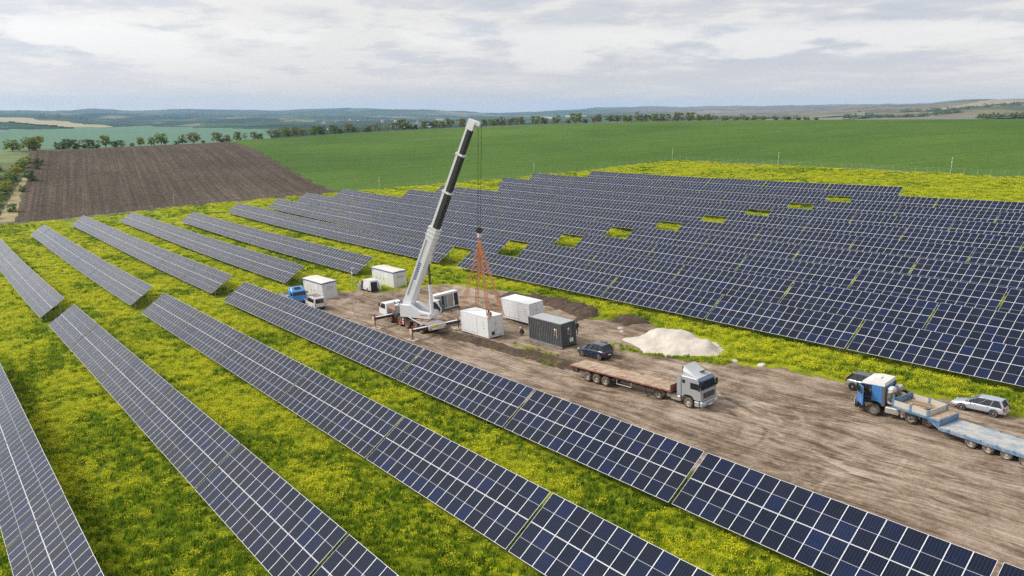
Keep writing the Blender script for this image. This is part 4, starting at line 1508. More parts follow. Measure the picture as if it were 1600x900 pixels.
def van(name, label, loc, heading, L_, W_, H_, opened, rear_glass):
    t = thing(name, label, 'van')
    h = L_ / 2
    m = MB()
    w2 = W_ / 2
    prof = [(-h, .35), (-h, H_ * .55), (-h + .06, H_ - .12), (-h + .2, H_), (h - 1.75, H_), (h - 1.35, H_ - .1), (h - .72, H_ * .62), (h - .1, H_ * .50), (h, H_ * .38), (h, .32)]
    m.loft([[(x, s * (w2 if z < H_ * .6 else w2 - .1), z) for x, z in prof] for s in (-1, 1)])
    m.build('body', WHITE_P, t)
    m = MB()
    for s in (-1, 1):
        y = s * (w2 - .045)
        m.loft([[(h - 1.65, y - s * .02, H_ * .60), (h - .98, y - s * .02, H_ * .60), (h - 1.45, y - s * .06, H_ - .17), (h - 1.65, y - s * .06, H_ - .17)], [(h - 1.65, y + s * .045, H_ * .60), (h - .98, y + s * .045, H_ * .60), (h - 1.45, y + s * .0, H_ - .17), (h - 1.65, y + s * .0, H_ - .17)]])
        if rear_glass:
            for k in range(2):
                xa, xb_ = h - 1.8 - k * 1.15, h - 2.8 - k * 1.15
                m.loft([[(xb_, y - s * .02, H_ * .60), (xa, y - s * .02, H_ * .60), (xa, y - s * .06, H_ - .2), (xb_, y - s * .06, H_ - .2)], [(xb_, y + s * .045, H_ * .60), (xa, y + s * .045, H_ * .60), (xa, y + s * .0, H_ - .2), (xb_, y + s * .0, H_ - .2)]])
    m.build('side_windows', GLASS, t)
    m = MB()
    m.loft([[(h - 1.33, s * (w2 - .16), H_ - .09) for s in (-1, 1)] + [(h - .72, s * (w2 - .13), H_ * .635) for s in (1, -1)],
            [(h - 1.29, s * (w2 - .16), H_ - .07) for s in (-1, 1)] + [(h - .68, s * (w2 - .13), H_ * .65) for s in (1, -1)]])
    m.build('windscreen', GLASS, t)
    if opened:
        MB().box((-h + .0, 0.02, H_ * .52), (.05, W_ * .66, H_ * .66)).build('cargo_shade', BLACK, t)  # black slab on the closed body, drawn for the shade inside
        MB().box((-h - .36, -w2 + .03, H_ * .52), (.7, .05, H_ * .72), .02, rot=(0, 0, .12)).build('rear_door', WHITE_P, t)
        MB().box((-h - .30, w2 - .03, H_ * .52), (.6, .05, H_ * .72), .02, rot=(0, 0, -.25)).build('rear_door', WHITE_P, t)
        d = MB().box((h - 1.2, w2 + .42, H_ * .36), (.06, .9, H_ * .42), .02, rot=(0, 0, .3)).build('front_door', WHITE_P, t)
        m = MB()
        m.bar((h - 1.33, w2 + .02, H_ * .57), (h - 1.36, w2 + .1, H_ * .88), .05, .05).bar((h - 1.36, w2 + .1, H_ * .88), (h - 1.1, w2 + .8, H_ * .6), .05, .05)
        m.build('window_frame', WHITE_P, d)
        MB().box((h - 1.25, w2 - .02, H_ * .5), (.7, .04, H_ * .55)).build('doorway_shade', BLACK, t)  # black slab in place of the shaded cab interior
    else:
        m = MB().loft([[(-h - .02, s * (w2 - .2), H_ * .56) for s in (-1, 1)] + [(-h + .04, s * (w2 - .24), H_ - .2) for s in (1, -1)],
                       [(-h + .05, s * (w2 - .2), H_ * .56) for s in (-1, 1)] + [(-h + .10, s * (w2 - .24), H_ - .2) for s in (1, -1)]])
        m.build('rear_window', GLASS, t)
        MB().box((-h - .015, 0, H_ * .40), (.03, .52, .12)).build('number_plate', PLATE, t)
        m = MB()
        for x in (-.9, 0, .9):
            m.bar((x - .4, -w2 + .15, H_ + .1), (x - .4, w2 - .15, H_ + .1), .05, .05)
        for y in (-.4, 0, .35):
            m.bar((-1.6, y, H_ + .15), (.9, y, H_ + .15), .12, .04)
        m.build('roof_rack', M('rack_brown', (.22, .13, .09), .7), t)
    for s in (-1, 1):
        MB().box((-h + .02, s * (w2 - .09), H_ * .42), (.08, .12, .34), .02).build('tail_light', RED_L, t)
        MB().box((h - .04, s * (w2 - .2), H_ * .40), (.1, .28, .18), .03).build('headlight', LAMP, t)
        for x in (-h + .85, h - .85):
            MB().lathe([(-.02, .001), (-.02, .37), (.015, .37), (.015, .001)], 20).build('wheel_arch', BLACK, t, (x, s * (w2 - .005), .33))
            wheel(t, x, s * (w2 - .08), .31, .2, RIM_GREY)
    MB().box((-h - .02, 0, .42), (.12, W_ * .96, .18), .03).build('bumper', BLACK, t)
    MB().box((h, 0, .40), (.12, W_ * .94, .2), .03).build('bumper', BLACK, t)
    place(t, loc[0], loc[1], heading, L_ * .6, W_)
    return t


van('minibus', 'white minibus with a roof rack and dark rear window', (-101.2, 43.6), 176, 4.3, 1.75, 1.95, False, True)
van('delivery_van', 'white van with its rear and front doors open near a kiosk', (-105.3, 54.2), 178, 4.2, 1.75, 2.0, True, False)


# ------------------------------------------------------------------ lorries


def tractor(name, label, paint, roofm, loc, heading, style):
    """two or three axle tractor unit; x forward, front bumper at x=+1.45 ahead of the front axle"""
    t = thing(name, label, 'truck')
    hi = style == 'silver'
    H = 3.05 if hi else 2.75          # cab roof edge
    w2 = 1.22
    # cab shell: side profile extruded, front tapered
    prof = [(-.78, 1.0), (-.78, H), (.95, H), (1.12, H - .12), (1.40, 1.95), (1.45, 1.0), (1.45, .95), (.62, .95), (.55, 1.12), (.3, 1.28), (-.3, 1.28), (-.55, 1.12), (-.62, .95)]
    m = MB().prism(prof, -w2, w2, 0, .05)
    m.build('cab', paint, t)
    if hi:
        # curved roof spoiler
        secs = []
        for k in range(9):
            u = k / 8
            x = -.75 + 1.75 * u
            z = H + .86 * (1 - u) ** 1.35 + .02
            wy = w2 * (.93 - .10 * (1 - u))
            secs.append([(x, -wy, H - .02), (x, -wy, H + (z - H) * .55), (x, -wy * .8, z), (x, wy * .8, z), (x, wy, H + (z - H) * .55), (x, wy, H - .02)])
        sp = MB().loft(secs).build('roof_spoiler', roofm, t, smooth=False)
        MB().box((-.80, 0, H + .4), (.04, w2 * 1.6, .75)).build('spoiler_back', BLACK, sp)
        MB().box((.55, .35, H + .34), (.5, .6, .05), .02, rot=(0, -.38, 0)).build('roof_hatch', BLACK, sp)
        m = MB()
        for s in (-1, 1):
            m.prism([(-.8, 1.1), (-1.25, 1.1), (-1.25, H - .1), (-.8, H + .05)], s * w2 - .03, s * w2 + .03)
        m.build('side_deflector', M('deflector_grey', (.34, .36, .40), .45, .1, dirt=(DUST, .2, 2)), t)
    else:
        m = MB()
        m.loft([[(-.82, -w2 - .02, H - .05), (-.82, w2 + .02, H - .05), (-.78, w2 - .06, H + .22), (-.78, -w2 + .06, H + .22)], [(.2, -w2 - .02, H - .05), (.2, w2 + .02, H - .05), (.2, w2 - .06, H + .27), (.2, -w2 + .06, H + .27)],
                [(1.12, -w2 + .0, H - .08), (1.12, w2 - .0, H - .08), (.95, w2 - .1, H + .16), (.95, -w2 + .1, H + .16)]])
        rf = m.build('roof_cap', roofm, t)
        MB().box((.15, .0, H + .30), (.55, .55, .09), .04).build('roof_hatch', M('hatch_cream', (.72, .70, .62), .6), rf)
    # glass
    m = MB().loft([[(1.13, s * (w2 - .10), H - .16) for s in (-1, 1)] + [(1.385, s * (w2 - .06), 2.0) for s in (1, -1)], [(1.16, s * (w2 - .10), H - .15) for s in (-1, 1)] + [(1.42, s * (w2 - .06), 2.0) for s in (1, -1)]])
    m.build('windscreen', GLASS, t)
    for s in (-1, 1):
        if s == 1 and not hi:
            continue
        MB().prism([(.25, 1.98), (1.20, 1.98), (1.06, 2.58), (.25, 2.58)], s * (w2 - .01), s * (w2 + .012)).build('side_window', GLASS, t)
    if hi:
        MB().box((-.5, -w2 - .005, 2.55), (.34, .03, .34), .02).build('rear_side_window', BLACK, t)
        MB().prism([(1.02, H - .02), (1.32, H - .16), (1.36, H - .26), (1.06, H - .12)], -w2 * .9, w2 * .9).build('sun_visor', M('visor_blue', (.10, .14, .25), .4), t)
    # front: grille, bumper, lamps
    gm = MB()
    for k in range(4):
        gm.box((1.46, 0, 1.22 + k * .14), (.05, 1.7, .08), .01)
    gm.build('grille', BLACK, t)
    bm_ = MB().box((1.42, 0, .66), (.34, 2.42, .5), .07)
    bp_ = bm_.build('bumper', paint if hi else BLACK, t)
    for s in (-1, 1):
        MB().box((1.57, s * .92, .74), (.06, .42, .2), .02).build('headlight', LAMP, bp_)
        mm = MB().box((1.32, s * (w2 + .16), 2.42), (.14, .22, .5), .03).box((1.32, s * (w2 + .16), 2.08), (.14, .22, .16), .03)
        mm.build('mirror', BLACK, t)
        MB().box((.95, s * (w2 - .06), .62), (.5, .16, .5), .04).build('step', paint if hi else BLACK, t)
    MB().box((1.60, 0, .52), (.02, .54, .12)).build('number_plate', PLATE, bp_)
    if not hi:
        for s in (-1, 1):
            b = MB()
            b.box((1.6, s * 1.02, .95), (.03, .28, .42), 0, 0)
            for k in range(3):
                b.bar((1.619, s * 1.02 - .13, .80 + k * .13), (1.619, s * 1.02 + .13, .88 + k * .13), .004, .05, 1)
            b.build('marker_board', [WHITE_P, RED_L], t)
    # chassis
    rear = -4.2 if hi else -5.3
    m = MB()
    for s in (-1, 1):
        m.box(((rear + .9) / 2, s * .42, .92), (.9 - rear, .1, .26))
    for x in (-1.4, -2.4, rear + .3):
        m.box((x, 0, .92), (.12, .85, .2))
    m.build('chassis', CHASSIS, t)
    MB().lathe([(0, .001), (0, .5), (.09, .5), (.09, .001)], 20, axis='z').build('fifth_wheel', CHASSIS, t, (-3.3 if hi else -3.85, 0, 1.08))
    dz = .5
    wheel(t, 0, -(w2 - .16), dz, .32, RIM_DUSTY)
    wheel(t, 0, (w2 - .16), dz, .32, RIM_DUSTY)
    axles = (-3.5,) if hi else (-2.95, -4.25)
    for x in axles:
        for s in (-1, 1):
            wheel(t, x, s * (w2 - .28), dz, .56, RIM_DUSTY, True)
            m = MB()
            pts = [(x + .66 * math.cos(a), dz + .62 * math.sin(a)) for a in np.linspace(R(8), R(172), 9)]
            for a, b in zip(pts, pts[1:]):
                m.bar((a[0], s * (w2 - .26), a[1]), (b[0], s * (w2 - .26), b[1]), .62, .03, up=(0, 0, 1))
            m.build('mudguard', M('mudguard_grey', (.40, .38, .35), .6, dirt=(DUST, .4, 3)), t)
    tank = M('tank_alu', (.52, .50, .47), .4, .5, dirt=(DUST, .35, 3))
    for s in (-1, 1):
        MB().box((-1.45, s * .95, .72), (1.15, .55, .56), .08).build('fuel_tank', tank, t)
        m = MB().box((-2.3, s * .95, .78), (.45, .45, .42), .05)
        if not hi:
            for k in range(3):
                m.cyl((-2.25 - k * .25, s * .85, .48 + (k % 2) * .05), (-2.25 - k * .25, s * 1.16, .48 + (k % 2) * .05), .12, 12)
        m.build('side_box', tank, t)
    if not hi:
        m = MB().box((-1.15, -.95, 1.75), (.5, .5, 1.25), .05).box((-1.2, .7, 1.9), (.55, .7, 1.45), .12)
        m.build('air_intake', M('intake_white', (.62, .61, .58), .55, dirt=(DUST, .3, 3)), t)
        MB().b2((-.86, -w2 - .008, 1.0), (-.6, -w2 + .2, H - .1)).b2((-.86, w2 - .2, 1.0), (-.6, w2 + .008, H - .1)).build('cab_corner', M('corner_dark', (.10, .10, .11), .6), t)
    else:
        m = MB().box((-.95, 0, 1.9), (.3, 2.1, 1.5), .05)
        m.build('cab_back', BLACK, t)
    place(t, loc[0], loc[1], heading, 3.4, 2.2, scale=K if hi else .955)
    return t


SILV_T = M('silver_truck_paint', (.37, .39, .42), .35, .2, var=.04, coat=.4, dirt=(DUST, .18, 1.6))
SPOIL = M('spoiler_pale', (.50, .51, .53), .4, .1, var=.04, dirt=(DUST, .15, 2))
BLUE_T = M('blue_truck_paint', (.045, .20, .50), .32, .0, var=.08, coat=.4, dirt=(DUST, .12, 2))
CREAM = M('cream_roof', (.62, .61, .58), .5, dirt=(DUST, .12, 2))

TR1 = tractor('tractor_truck', 'silver grey tractor truck with roof spoiler pulling a red flatbed', SILV_T, SPOIL, (-39.4, 50.7), 3.0, 'silver')
TR2 = tractor('tractor_truck', 'blue tractor truck with white cab roof and open driver door', BLUE_T, CREAM, (-28.1, 59.6), 186.0, 'blue')
# the open driver door of the blue cab stands out on the side facing the yard
w2 = 1.22
dr = MB().prism([(.22, 1.05), (1.32, 1.05), (1.30, 1.95), (1.06, 2.62), (.22, 2.62)], -.03, .03, 0).build('open_door', BLUE_T, TR2, (1.3 - .0, w2 + .10, 0), (0, 0, R(48)))
dr.location = (1.28 - 1.3 * math.cos(R(-48)), w2 + .06 + 1.3 * math.sin(R(48)), 0)
dr.rotation_euler = (0, 0, R(-48))
MB().prism([(.34, 1.93), (1.18, 1.93), (1.0, 2.52), (.34, 2.52)], -.045, .045, 0).build('door_window', GLASS, dr)
MB().b2((.22, w2 - .02, 1.06), (1.22, w2 + .006, 2.62)).build('doorway_shade', BLACK, TR2)  # black slab over the solid cab stands for its shaded inside

# ---- red flatbed trailer
RED_F = M('red_frame_paint', (.24, .06, .045), .6, dirt=(DUST, .45, 2.5))


def mat_planks(name, base, dcol, amount):
    m, t, b = new_mat(name)
    tc = N(t, 'ShaderNodeTexCoord').outputs['Object']
    n1 = noise(t, tc, 1.2, 6, .65, .3)
    n2 = noise(t, mapping(t, tc, scale=(.3, 3, 1)), 3.0, 4, .6)
    k = math_n(t, 'ADD', math_n(t, 'MULTIPLY', n1, .6), math_n(t, 'MULTIPLY', n2, .4))
    L(t, mix(t, math_n(t, 'MULTIPLY', ramp_v(k, .38, .58, t), amount), base, dcol), b.inputs['Base Color'])
    b.inputs['Roughness'].default_value = .85
    bp = N(t, 'ShaderNodeBump')
    bp.inputs['Strength'].default_value = .3
    bp.inputs['Distance'].default_value = .03
    L(t, n1, bp.inputs['Height'])
    L(t, bp.outputs[0], b.inputs['Normal'])
    return m


PLANK = mat_planks('deck_planks', (.26, .17, .12), (.46, .36, .26), .9)
PLANK_B = mat_planks('deck_plates', (.22, .28, .35), (.44, .42, .38), 1.0)
BLUE_W = M('worn_blue_paint', (.055, .17, .34), .5, dirt=((.36, .34, .31), .5, 2.5))


def flatbed():
    t = thing('flatbed_trailer', 'long empty flatbed trailer with red frame and dusty plank deck', 'trailer')
    # x forward; deck from -9.2 to 3.4
    z = 1.36
    m = MB()
    m.b2((-9.3, -1.24, z - .15), (3.5, -1.14, z - .01), .02).b2((-9.3, 1.14, z - .15), (3.5, 1.24, z - .01), .02).b2((-9.36, -1.24, z - .15), (-9.24, 1.24, z - .01), .02).b2((3.42, -1.24, z - .15), (3.54, 1.24, z - .01), .02)
    m.build('frame', RED_F, t)
    n = 16
    for i in range(n):
        x0 = -9.22 + 12.6 * i / n
        MB().b2((x0, -1.20, z - .008), (x0 + 12.6 / n - .025, 1.20, z + .02 + random.uniform(-.008, .012))).build('plank', PLANK, t)
    m = MB()
    for s in (-1, 1):
        m.b2((-9.0, s * .45 - .07, z - .62), (3.2, s * .45 + .07, z - .1))
    for k in range(9):
        m.b2((-8.6 + k * 1.4, -1.1, z - .2), (-8.5 + k * 1.4, 1.1, z - .09))
    m.build('main_beam', CHASSIS, t)
    MB().b2((3.42, -1.24, z), (3.52, 1.24, z + .55), .02).build('headboard', RED_F, t)
    m = MB()
    for s in (-1, 1):
        m.cyl((-1.2, s * 1.16, z - .3), (-1.2, s * 1.2, .62), .035, 8).cyl((-1.2, s * 1.2, .62), (-3.0, s * 1.2, .62), .035, 8).cyl((-3.0, s * 1.2, .62), (-3.0, s * 1.16, z - .3), .035, 8)
    m.build('side_guard', M('guard_alu', (.55, .53, .5), .4, .4, dirt=(DUST, .3, 3)), t)
    for s in (-1, 1):
        MB().box((.2, s * .75, .75), (.16, .16, 1.0), .02).box((.2, s * .75, .22), (.3, .3, .06)).build('landing_leg', CHASSIS, t)
        for x in (-6.95, -5.75, -4.55):
            wheel(t, x, s * .98, .51, .42, RIM_DUSTY, True)
        MB().box((-8.7, s * .95, .86), (.7, .35, .42), .03).build('tool_box', CHASSIS, t)
        MB().box((-9.33, s * .85, z - .35), (.08, .4, .14), .02).build('tail_light', RED_L, t)
    for (x, y) in ((-4.2, .95), (-1.6, 1.0), (1.2, .9), (-6, -1.0), (-2.5, -.98)):
        MB().box((x, y, z + .05), (.35, .12, .09), .02, 0, (0, 0, .5)).build('chain', M('rust', (.30, .11, .05), .8), t)
    place(t, -44.1, 49.9, 5.0, 5.0, 2.2)
    return t


flatbed()


def lowloader():
    t = thing('low_loader_trailer', 'blue and grey low loader trailer coupled to the blue truck', 'trailer')
    # x forward, origin under the step of the gooseneck; gooseneck ahead (x>0), deck behind (x<0)
    BT = BLUE_W
    GREYB = M('board_grey', (.52, .49, .43), .65, dirt=(DUST, .3, 2))
    zg, zd = 1.42, .92
    m = MB().b2((0, -1.28, zg - .22), (4.0, 1.28, zg), .03)
    m.prism([(0, zd - .3), (0, zg - .15), (1.2, zg - .15)], -1.2, 1.2)
    m.build('gooseneck', BT, t)
    for i in range(5):
        MB().b2((.05 + i * .78, -1.2, zg), (.05 + i * .78 + .75, 1.2, zg + .02)).build('plank', PLANK, t)
    # drop-side boards round the gooseneck
    for s in (-1, 1):
        MB().b2((.95, s * 1.26 - .03, zg + .02), (3.95, s * 1.26 + .03, zg + .50)).build('side_board', GREYB, t)
        for x in (2.4, .95, 3.95):
            MB().b2((x - .1, s * 1.26 - .05, zg + .0), (x + .1, s * 1.26 + .05, zg + .54)).build('board_post', BT, t)
    MB().b2((3.92, -1.28, zg + .02), (4.0, 1.28, zg + .62)).build('front_board', BT, t)
    MB().b2((.92, -1.22, zg + .02), (.98, 1.22, zg + .46)).build('rear_board', GREYB, t)
    # timber and chains carried inside
    for (x0, y0, x1, y1) in ((1.3, -.6, 3.2, -.2), (1.4, .5, 2.9, .9), (2.0, -.9, 3.6, -.75)):
        MB().bar((x0, y0, zg + .12), (x1, y1, zg + .12), .2, .14).build('timber', M('timber', (.30, .22, .15), .8), t)
    MB().box((1.6, .2, zg + .1), (.5, .4, .14), .04, rot=(0, 0, .7)).build('chain', BLACK, t)
    # step down face
    MB().b2((-.06, -1.3, zd), (.0, 1.3, zg + .02), .01).build('step_plate', BT, t)
    MB().b2((-.9 + .0, -1.30, zd + .3), (-.06, 1.30, zd + .36)).build('step_tread', PLANK_B, t) if False else None
    # deck
    m = MB().b2((-9.0, -1.42, zd - .26), (-.06, -1.30, zd), .02).b2((-9.0, 1.30, zd - .26), (-.06, 1.42, zd), .02).b2((-9.06, -1.42, zd - .26), (-8.95, 1.42, zd), .02)
    m.build('deck_frame', BT, t)
    for i in range(9):
        MB().b2((-.10 - i * .985 - .97, -1.29, zd - .08), (-.10 - i * .985, 1.29, zd + .004)).build('deck_plate', PLANK_B, t)
    for s in (-1, 1):
        for k in range(7):
            MB().box((-.9 - k * 1.2, s * 1.36, zd + .012), (.14, .09, .03)).build('lashing_ring', CHASSIS, t)
    MB().b2((-8.8, -.5, zd - .45), (.3, .5, zd - .1)).build('spine', CHASSIS, t)
    for s in (-1, 1):
        for x in (-2.55, -3.85, -5.15, -6.45):
            wheel(t, x, s * 1.16, .43, .38, RIM_DUSTY, True)
    m = MB().lathe([(-.18, .3), (-.18, .48), (.18, .48), (.18, .3)], 22)
    sp = m.build('spare_wheel', TYRE, t, (4.35, -.75, zg + .45), (R(48), 0, R(60)), smooth=True)
    m = MB().lathe([(-.18, .3), (-.18, .48), (.18, .48), (.18, .3)], 22)
    m.build('spare_wheel', TYRE, t, (4.35, .65, zg + .45), (R(15), 0, R(75)), smooth=True)
    place(t, -22.55, 58.95, 172.0, 6.0, 2.4, scale=.94)
    return t


lowloader()


def blue_lorry():
    t = thing('blue_lorry', 'small blue lorry partly hidden by the near panel row beside the minibus', 'truck')
    BL = M('bright_blue_paint', (.06, .26, .68), .35, var=.06, coat=.3, dirt=(DUST, .1, 2))
    H = 2.55
    MB().prism([(-.8, .8), (-.8, H), (.75, H), (1.0, H - .2), (1.28, 1.75), (1.3, .7), (-.8, .7)], -1.12, 1.12, 0, .06).build('cab', BL, t)
    MB().prism([(-.78, H - .02), (-.6, H + .42), (.1, H + .36), (.8, H - .04)], -1.0, 1.0, 0, .05).build('roof_spoiler', BL, t)
    MB().prism([(.1, H + .38), (.65, H + .06), (.62, H + .1), (.12, H + .42)], -.5, .5).build('roof_hatch', BLACK, t)
    MB().loft([[(1.02, s * 1.0, H - .24) for s in (-1, 1)] + [(1.27, s * 1.03, 1.78) for s in (1, -1)], [(1.06, s * 1.0, H - .23) for s in (-1, 1)] + [(1.31, s * 1.03, 1.79) for s in (1, -1)]]).build('windscreen', GLASS, t)
    for s in (-1, 1):
        MB().prism([(.1, 1.75), (1.05, 1.75), (.9, 2.3), (.1, 2.3)], s * 1.11, s * 1.135).build('side_window', GLASS, t)
        MB().box((1.15, s * 1.25, 2.1), (.12, .2, .4), .03).build('mirror', BLACK, t)
        MB().box((1.31, s * .8, .95), (.05, .34, .2), .02).build('headlight', LAMP, t)
        wheel(t, .2, s * .98, .45, .28, RIM_GREY)
        wheel(t, -3.2, s * .9, .45, .45, RIM_GREY, True)
    MB().box((1.28, 0, .68), (.2, 2.2, .34), .04).build('bumper', BLACK, t)
    MB().b2((-4.6, -.5, .6), (.8, .5, .85)).build('chassis', CHASSIS, t)
    MB().b2((-4.7, -1.15, .95), (-1.0, 1.15, 1.05)).b2((-4.7, -1.18, 1.05), (-1.0, -1.12, 1.5)).b2((-4.7, 1.12, 1.05), (-1.0, 1.18, 1.5)).b2((-4.72, -1.15, 1.05), (-4.66, 1.15, 1.5)).b2((-1.06, -1.15, 1.05), (-1.0, 1.15, 1.6)).build('cargo_bed', M('bed_grey', (.35, .36, .38), .6, dirt=(DUST, .3, 2)), t)
    place(t, -105.0, 42.6, -4.0, 4.0, 2.0)


blue_lorry()

# ------------------------------------------------------------------ mobile crane
CW_ = M('crane_white', (.70, .715, .745), .35, var=.03, dirt=((.42, .39, .35), .18, 1.5), coat=.3)
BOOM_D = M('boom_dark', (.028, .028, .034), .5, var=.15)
INK = M('lettering_blue', (.02, .05, .35), .5)
INKB = M('lettering_black', (.02, .02, .02), .5)
RUSTY = M('deck_rust', (.36, .15, .08), .75, dirt=(DUST, .3, 3))
HAZ_W = M('hazard_white', (.8, .8, .8), .5)
HAZ_R = M('hazard_red', (.45, .06, .04), .5)
YEL = M('sign_yellow', (.75, .50, .03), .5)


def faced_beam(m, p0, p1, wd, ht, mats=(0, 0, 0, 0)):
    """beam with its own material on (+side, top, -side, belly)"""
    p0, p1 = Vector(p0), Vector(p1)
    x = (p1 - p0).normalized()
    y = Vector((0, 0, 1)).cross(x).normalized()
    z = x.cross(y)
    # slightly chamfered belly gives the rounded profile of a telescopic boom
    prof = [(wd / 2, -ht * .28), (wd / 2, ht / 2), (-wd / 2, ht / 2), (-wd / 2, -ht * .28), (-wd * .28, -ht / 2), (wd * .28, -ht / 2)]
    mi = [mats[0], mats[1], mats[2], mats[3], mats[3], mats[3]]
    bm = m.bm
    a = [bm.verts.new(p0 + y * u + z * v) for u, v in prof]
    b = [bm.verts.new(p1 + y * u + z * v) for u, v in prof]
    fs = []
    for i in range(6):
        j = (i + 1) % 6
        f = bm.faces.new((a[i], a[j], b[j], b[i]))
        f.material_index = mi[i]
        fs.append(f)
    fs += [bm.faces.new(a[::-1]), bm.faces.new(b)]
    bmesh.ops.recalc_face_normals(bm, faces=fs)
    return m


def hazard(name, parent, c, s, rot=None):
    m = MB().box(c, s, 0, 0, rot)
    n = 3
    for k in range(n):
        z = c[2] - s[2] / 2 + s[2] * (k + .5) / n
        m.box((c[0], c[1], z), (s[0] + .012, s[1] + .012, s[2] / n * .45), 0, 1, rot)
    return m.build(name, [HAZ_W, HAZ_R], parent)


def crane():
    t = thing('mobile_crane', 'white mobile crane with raised telescopic boom lifting a container', 'crane')
    # carrier: x forward (towards the left of the photo)
    m = MB().b2((-6.6, -.75, .85), (6.2, .75, 1.35), .03)
    m.b2((-6.6, -1.25, 1.15), (3.4, 1.25, 1.42), .03).b2((-1.9, -1.3, .62), (-.1, 1.3, 1.2), .05)
    m.build('carrier_frame', CHASSIS, t)
    for x in (3.7, .95, -.95, -3.15, -4.6):
        for s in (-1, 1):
            wheel(t, x, s * 1.08, .63, .42, RIM_RED)
    # driver cab
    cab = MB().prism([(4.5, .75), (4.5, 2.55), (5.9, 2.55), (6.75, 1.75), (6.85, .75)], -1.3, 1.3, 0, .06).build('driver_cab', CW_, t)
    MB().loft([[(5.95, s * 1.15, 2.5) for s in (-1, 1)] + [(6.72, s * 1.2, 1.78) for s in (1, -1)], [(5.99, s * 1.15, 2.53) for s in (-1, 1)] + [(6.77, s * 1.2, 1.80) for s in (1, -1)]]).build('windscreen', GLASS, cab)
    for s in (-1, 1):
        MB().prism([(4.9, 1.7), (6.4, 1.7), (5.85, 2.4), (4.9, 2.4)], s * 1.29, s * 1.315).build('side_window', GLASS, cab)
        MB().box((6.4, s * 1.45, 2.1), (.12, .2, .5), .03).build('mirror', BLACK, cab)
    MB().box((6.82, 0, .85), (.2, 2.5, .5), .05).build('bumper', CW_, t)
    # engine deck, toolboxes and ladders
    m = MB().b2((1.4, -1.3, 1.42), (4.3, 1.3, 2.0), .05)
    m.build('engine_cover', M('crane_dark_grey', (.07, .072, .078), .55, dirt=(DUST, .25, 2)), t)
    MB().b2((1.5, .35, 2.0), (4.2, 1.25, 2.14), .03).build('counterweight_plate', RUSTY, t)
    MB().b2((2.4, -1.1, 2.0), (4.2, .2, 2.35), .06).build('exhaust_box', CW_, t)
    for (x, y) in ((3.9, .1), (3.2, -.3), (2.6, -.6), (3.5, -.8)):
        MB().cyl((x, y, 2.2), (x + .35, y + .1, 2.75), .06, 8).build('hose', BLACK, t)
    MB().cyl((4.25, -.9, 2.0), (4.25, -.9, 3.0), .12, 10).build('exhaust_pipe', STEEL, t)
    m = MB().b2((-6.6, -1.3, 1.42), (-2.2, 1.3, 1.5))
    m.build('rear_deck', M('deck_plate', (.30, .29, .28), .6, .3, dirt=(DUST, .35, 2)), t)
    for (x, y) in ((-3.4, .7), (-4.2, .2)):
        MB().box((x, y, 1.56), (1.1, .5, .1), .02, 0, (0, 0, .2)).build('timber_mat', RUSTY, t)
    MB().bar((-1.0, 1.36, 1.85), (-5.2, 1.36, 1.35), .06, .09).build('outrigger_rod', CW_, t)
    MB().b2((-6.75, -1.3, .8), (-6.45, 1.3, 1.5), .04).build('rear_panel', M('panel_grey', (.60, .60, .58), .5, dirt=(DUST, .2, 3)), t)
    MB().b2((-6.79, .0, 1.15), (-6.74, .95, 1.42)).build('rear_sign', YEL, t)
    MB().b2((-6.79, .0, .86), (-6.74, .95, 1.12)).build('number_plate', PLATE, t)
    for s in (-1, 1):
        MB().box((-6.78, s * 1.12, 1.0), (.06, .2, .16)).build('tail_light', RED_L, t)
    hazard('ladder', t, (-.05, 1.34, 1.0), (.35, .05, 1.1))
    # outriggers: extended beams, jacks and feet
    for (x, ends) in ((3.0, (4.2, -3.9)), (-6.25, (3.75, -3.75))):
        for ye in ends:
            s = 1 if ye > 0 else -1
            b = MB().b2((x - .19, min(s * .6, ye), .98), (x + .19, max(s * .6, ye), 1.34), .02).build('outrigger_beam', CHASSIS, t)
            MB().b2((x - .2, min(s * 1.2, ye * .92), 1.345), (x + .2, max(s * 1.2, ye * .92), 1.37)).build('beam_cover', CW_, b)
            hazard('hazard_plate', b, (x, ye + s * .05, 1.12), (.5, .1, .62))
            MB().cyl((x, ye - s * .18, 1.75), (x, ye - s * .18, .14), .085, 10).build('jack', M('jack_brown', (.22, .10, .07), .5, .3), b)
            MB().cyl((x, ye - s * .18, .18), (x, ye - s * .18, .08), .28, 12).build('jack_foot', STEEL, b)
    place(t, -81.6, 47.7, 180, 8.0, 2.5, level=.6)
    bpy.context.view_layer.update()
    MW_ = t.matrix_world.copy()
    INV = MW_.inverted()

    def loc(x, y, z):
        return INV @ Vector((x, y, z))
    # superstructure, drawn in world metres and brought into the crane's own frame
    g0 = yard_z(-80, 47.9)
    bd = Vector((.86, .51, 0)).normalized()
    sd_ = Vector((-bd.y, bd.x, 0))
    piv = Vector((-80.0, 47.9, g0))

    def S(a, b, c):
        v = piv + bd * a + sd_ * b
        return INV @ Vector((v.x, v.y, v.z + c))
    MB().cyl(S(0, 0, 1.3), S(0, 0, 1.65), .95, 24).build('slew_ring', CHASSIS, t)
    m = MB()
    prof = [(-2.0, 1.55), (-2.0, 3.0), (-.6, 3.0), (.5, 2.35), (2.0, 2.15), (2.15, 1.55)]
    for s0, s1 in ((-1.25, -.55), (.55, 1.25)):
        m.loft([[tuple(S(a, s0, c)) for a, c in prof], [tuple(S(a, s1, c)) for a, c in prof]])
    m.loft([[tuple(S(a, -.55, c)) for a, c in ((-2.0, 1.55), (-2.0, 1.95), (2.1, 1.9), (2.1, 1.55))], [tuple(S(a, .55, c)) for a, c in ((-2.0, 1.55), (-2.0, 1.95), (2.1, 1.9), (2.1, 1.55))]])
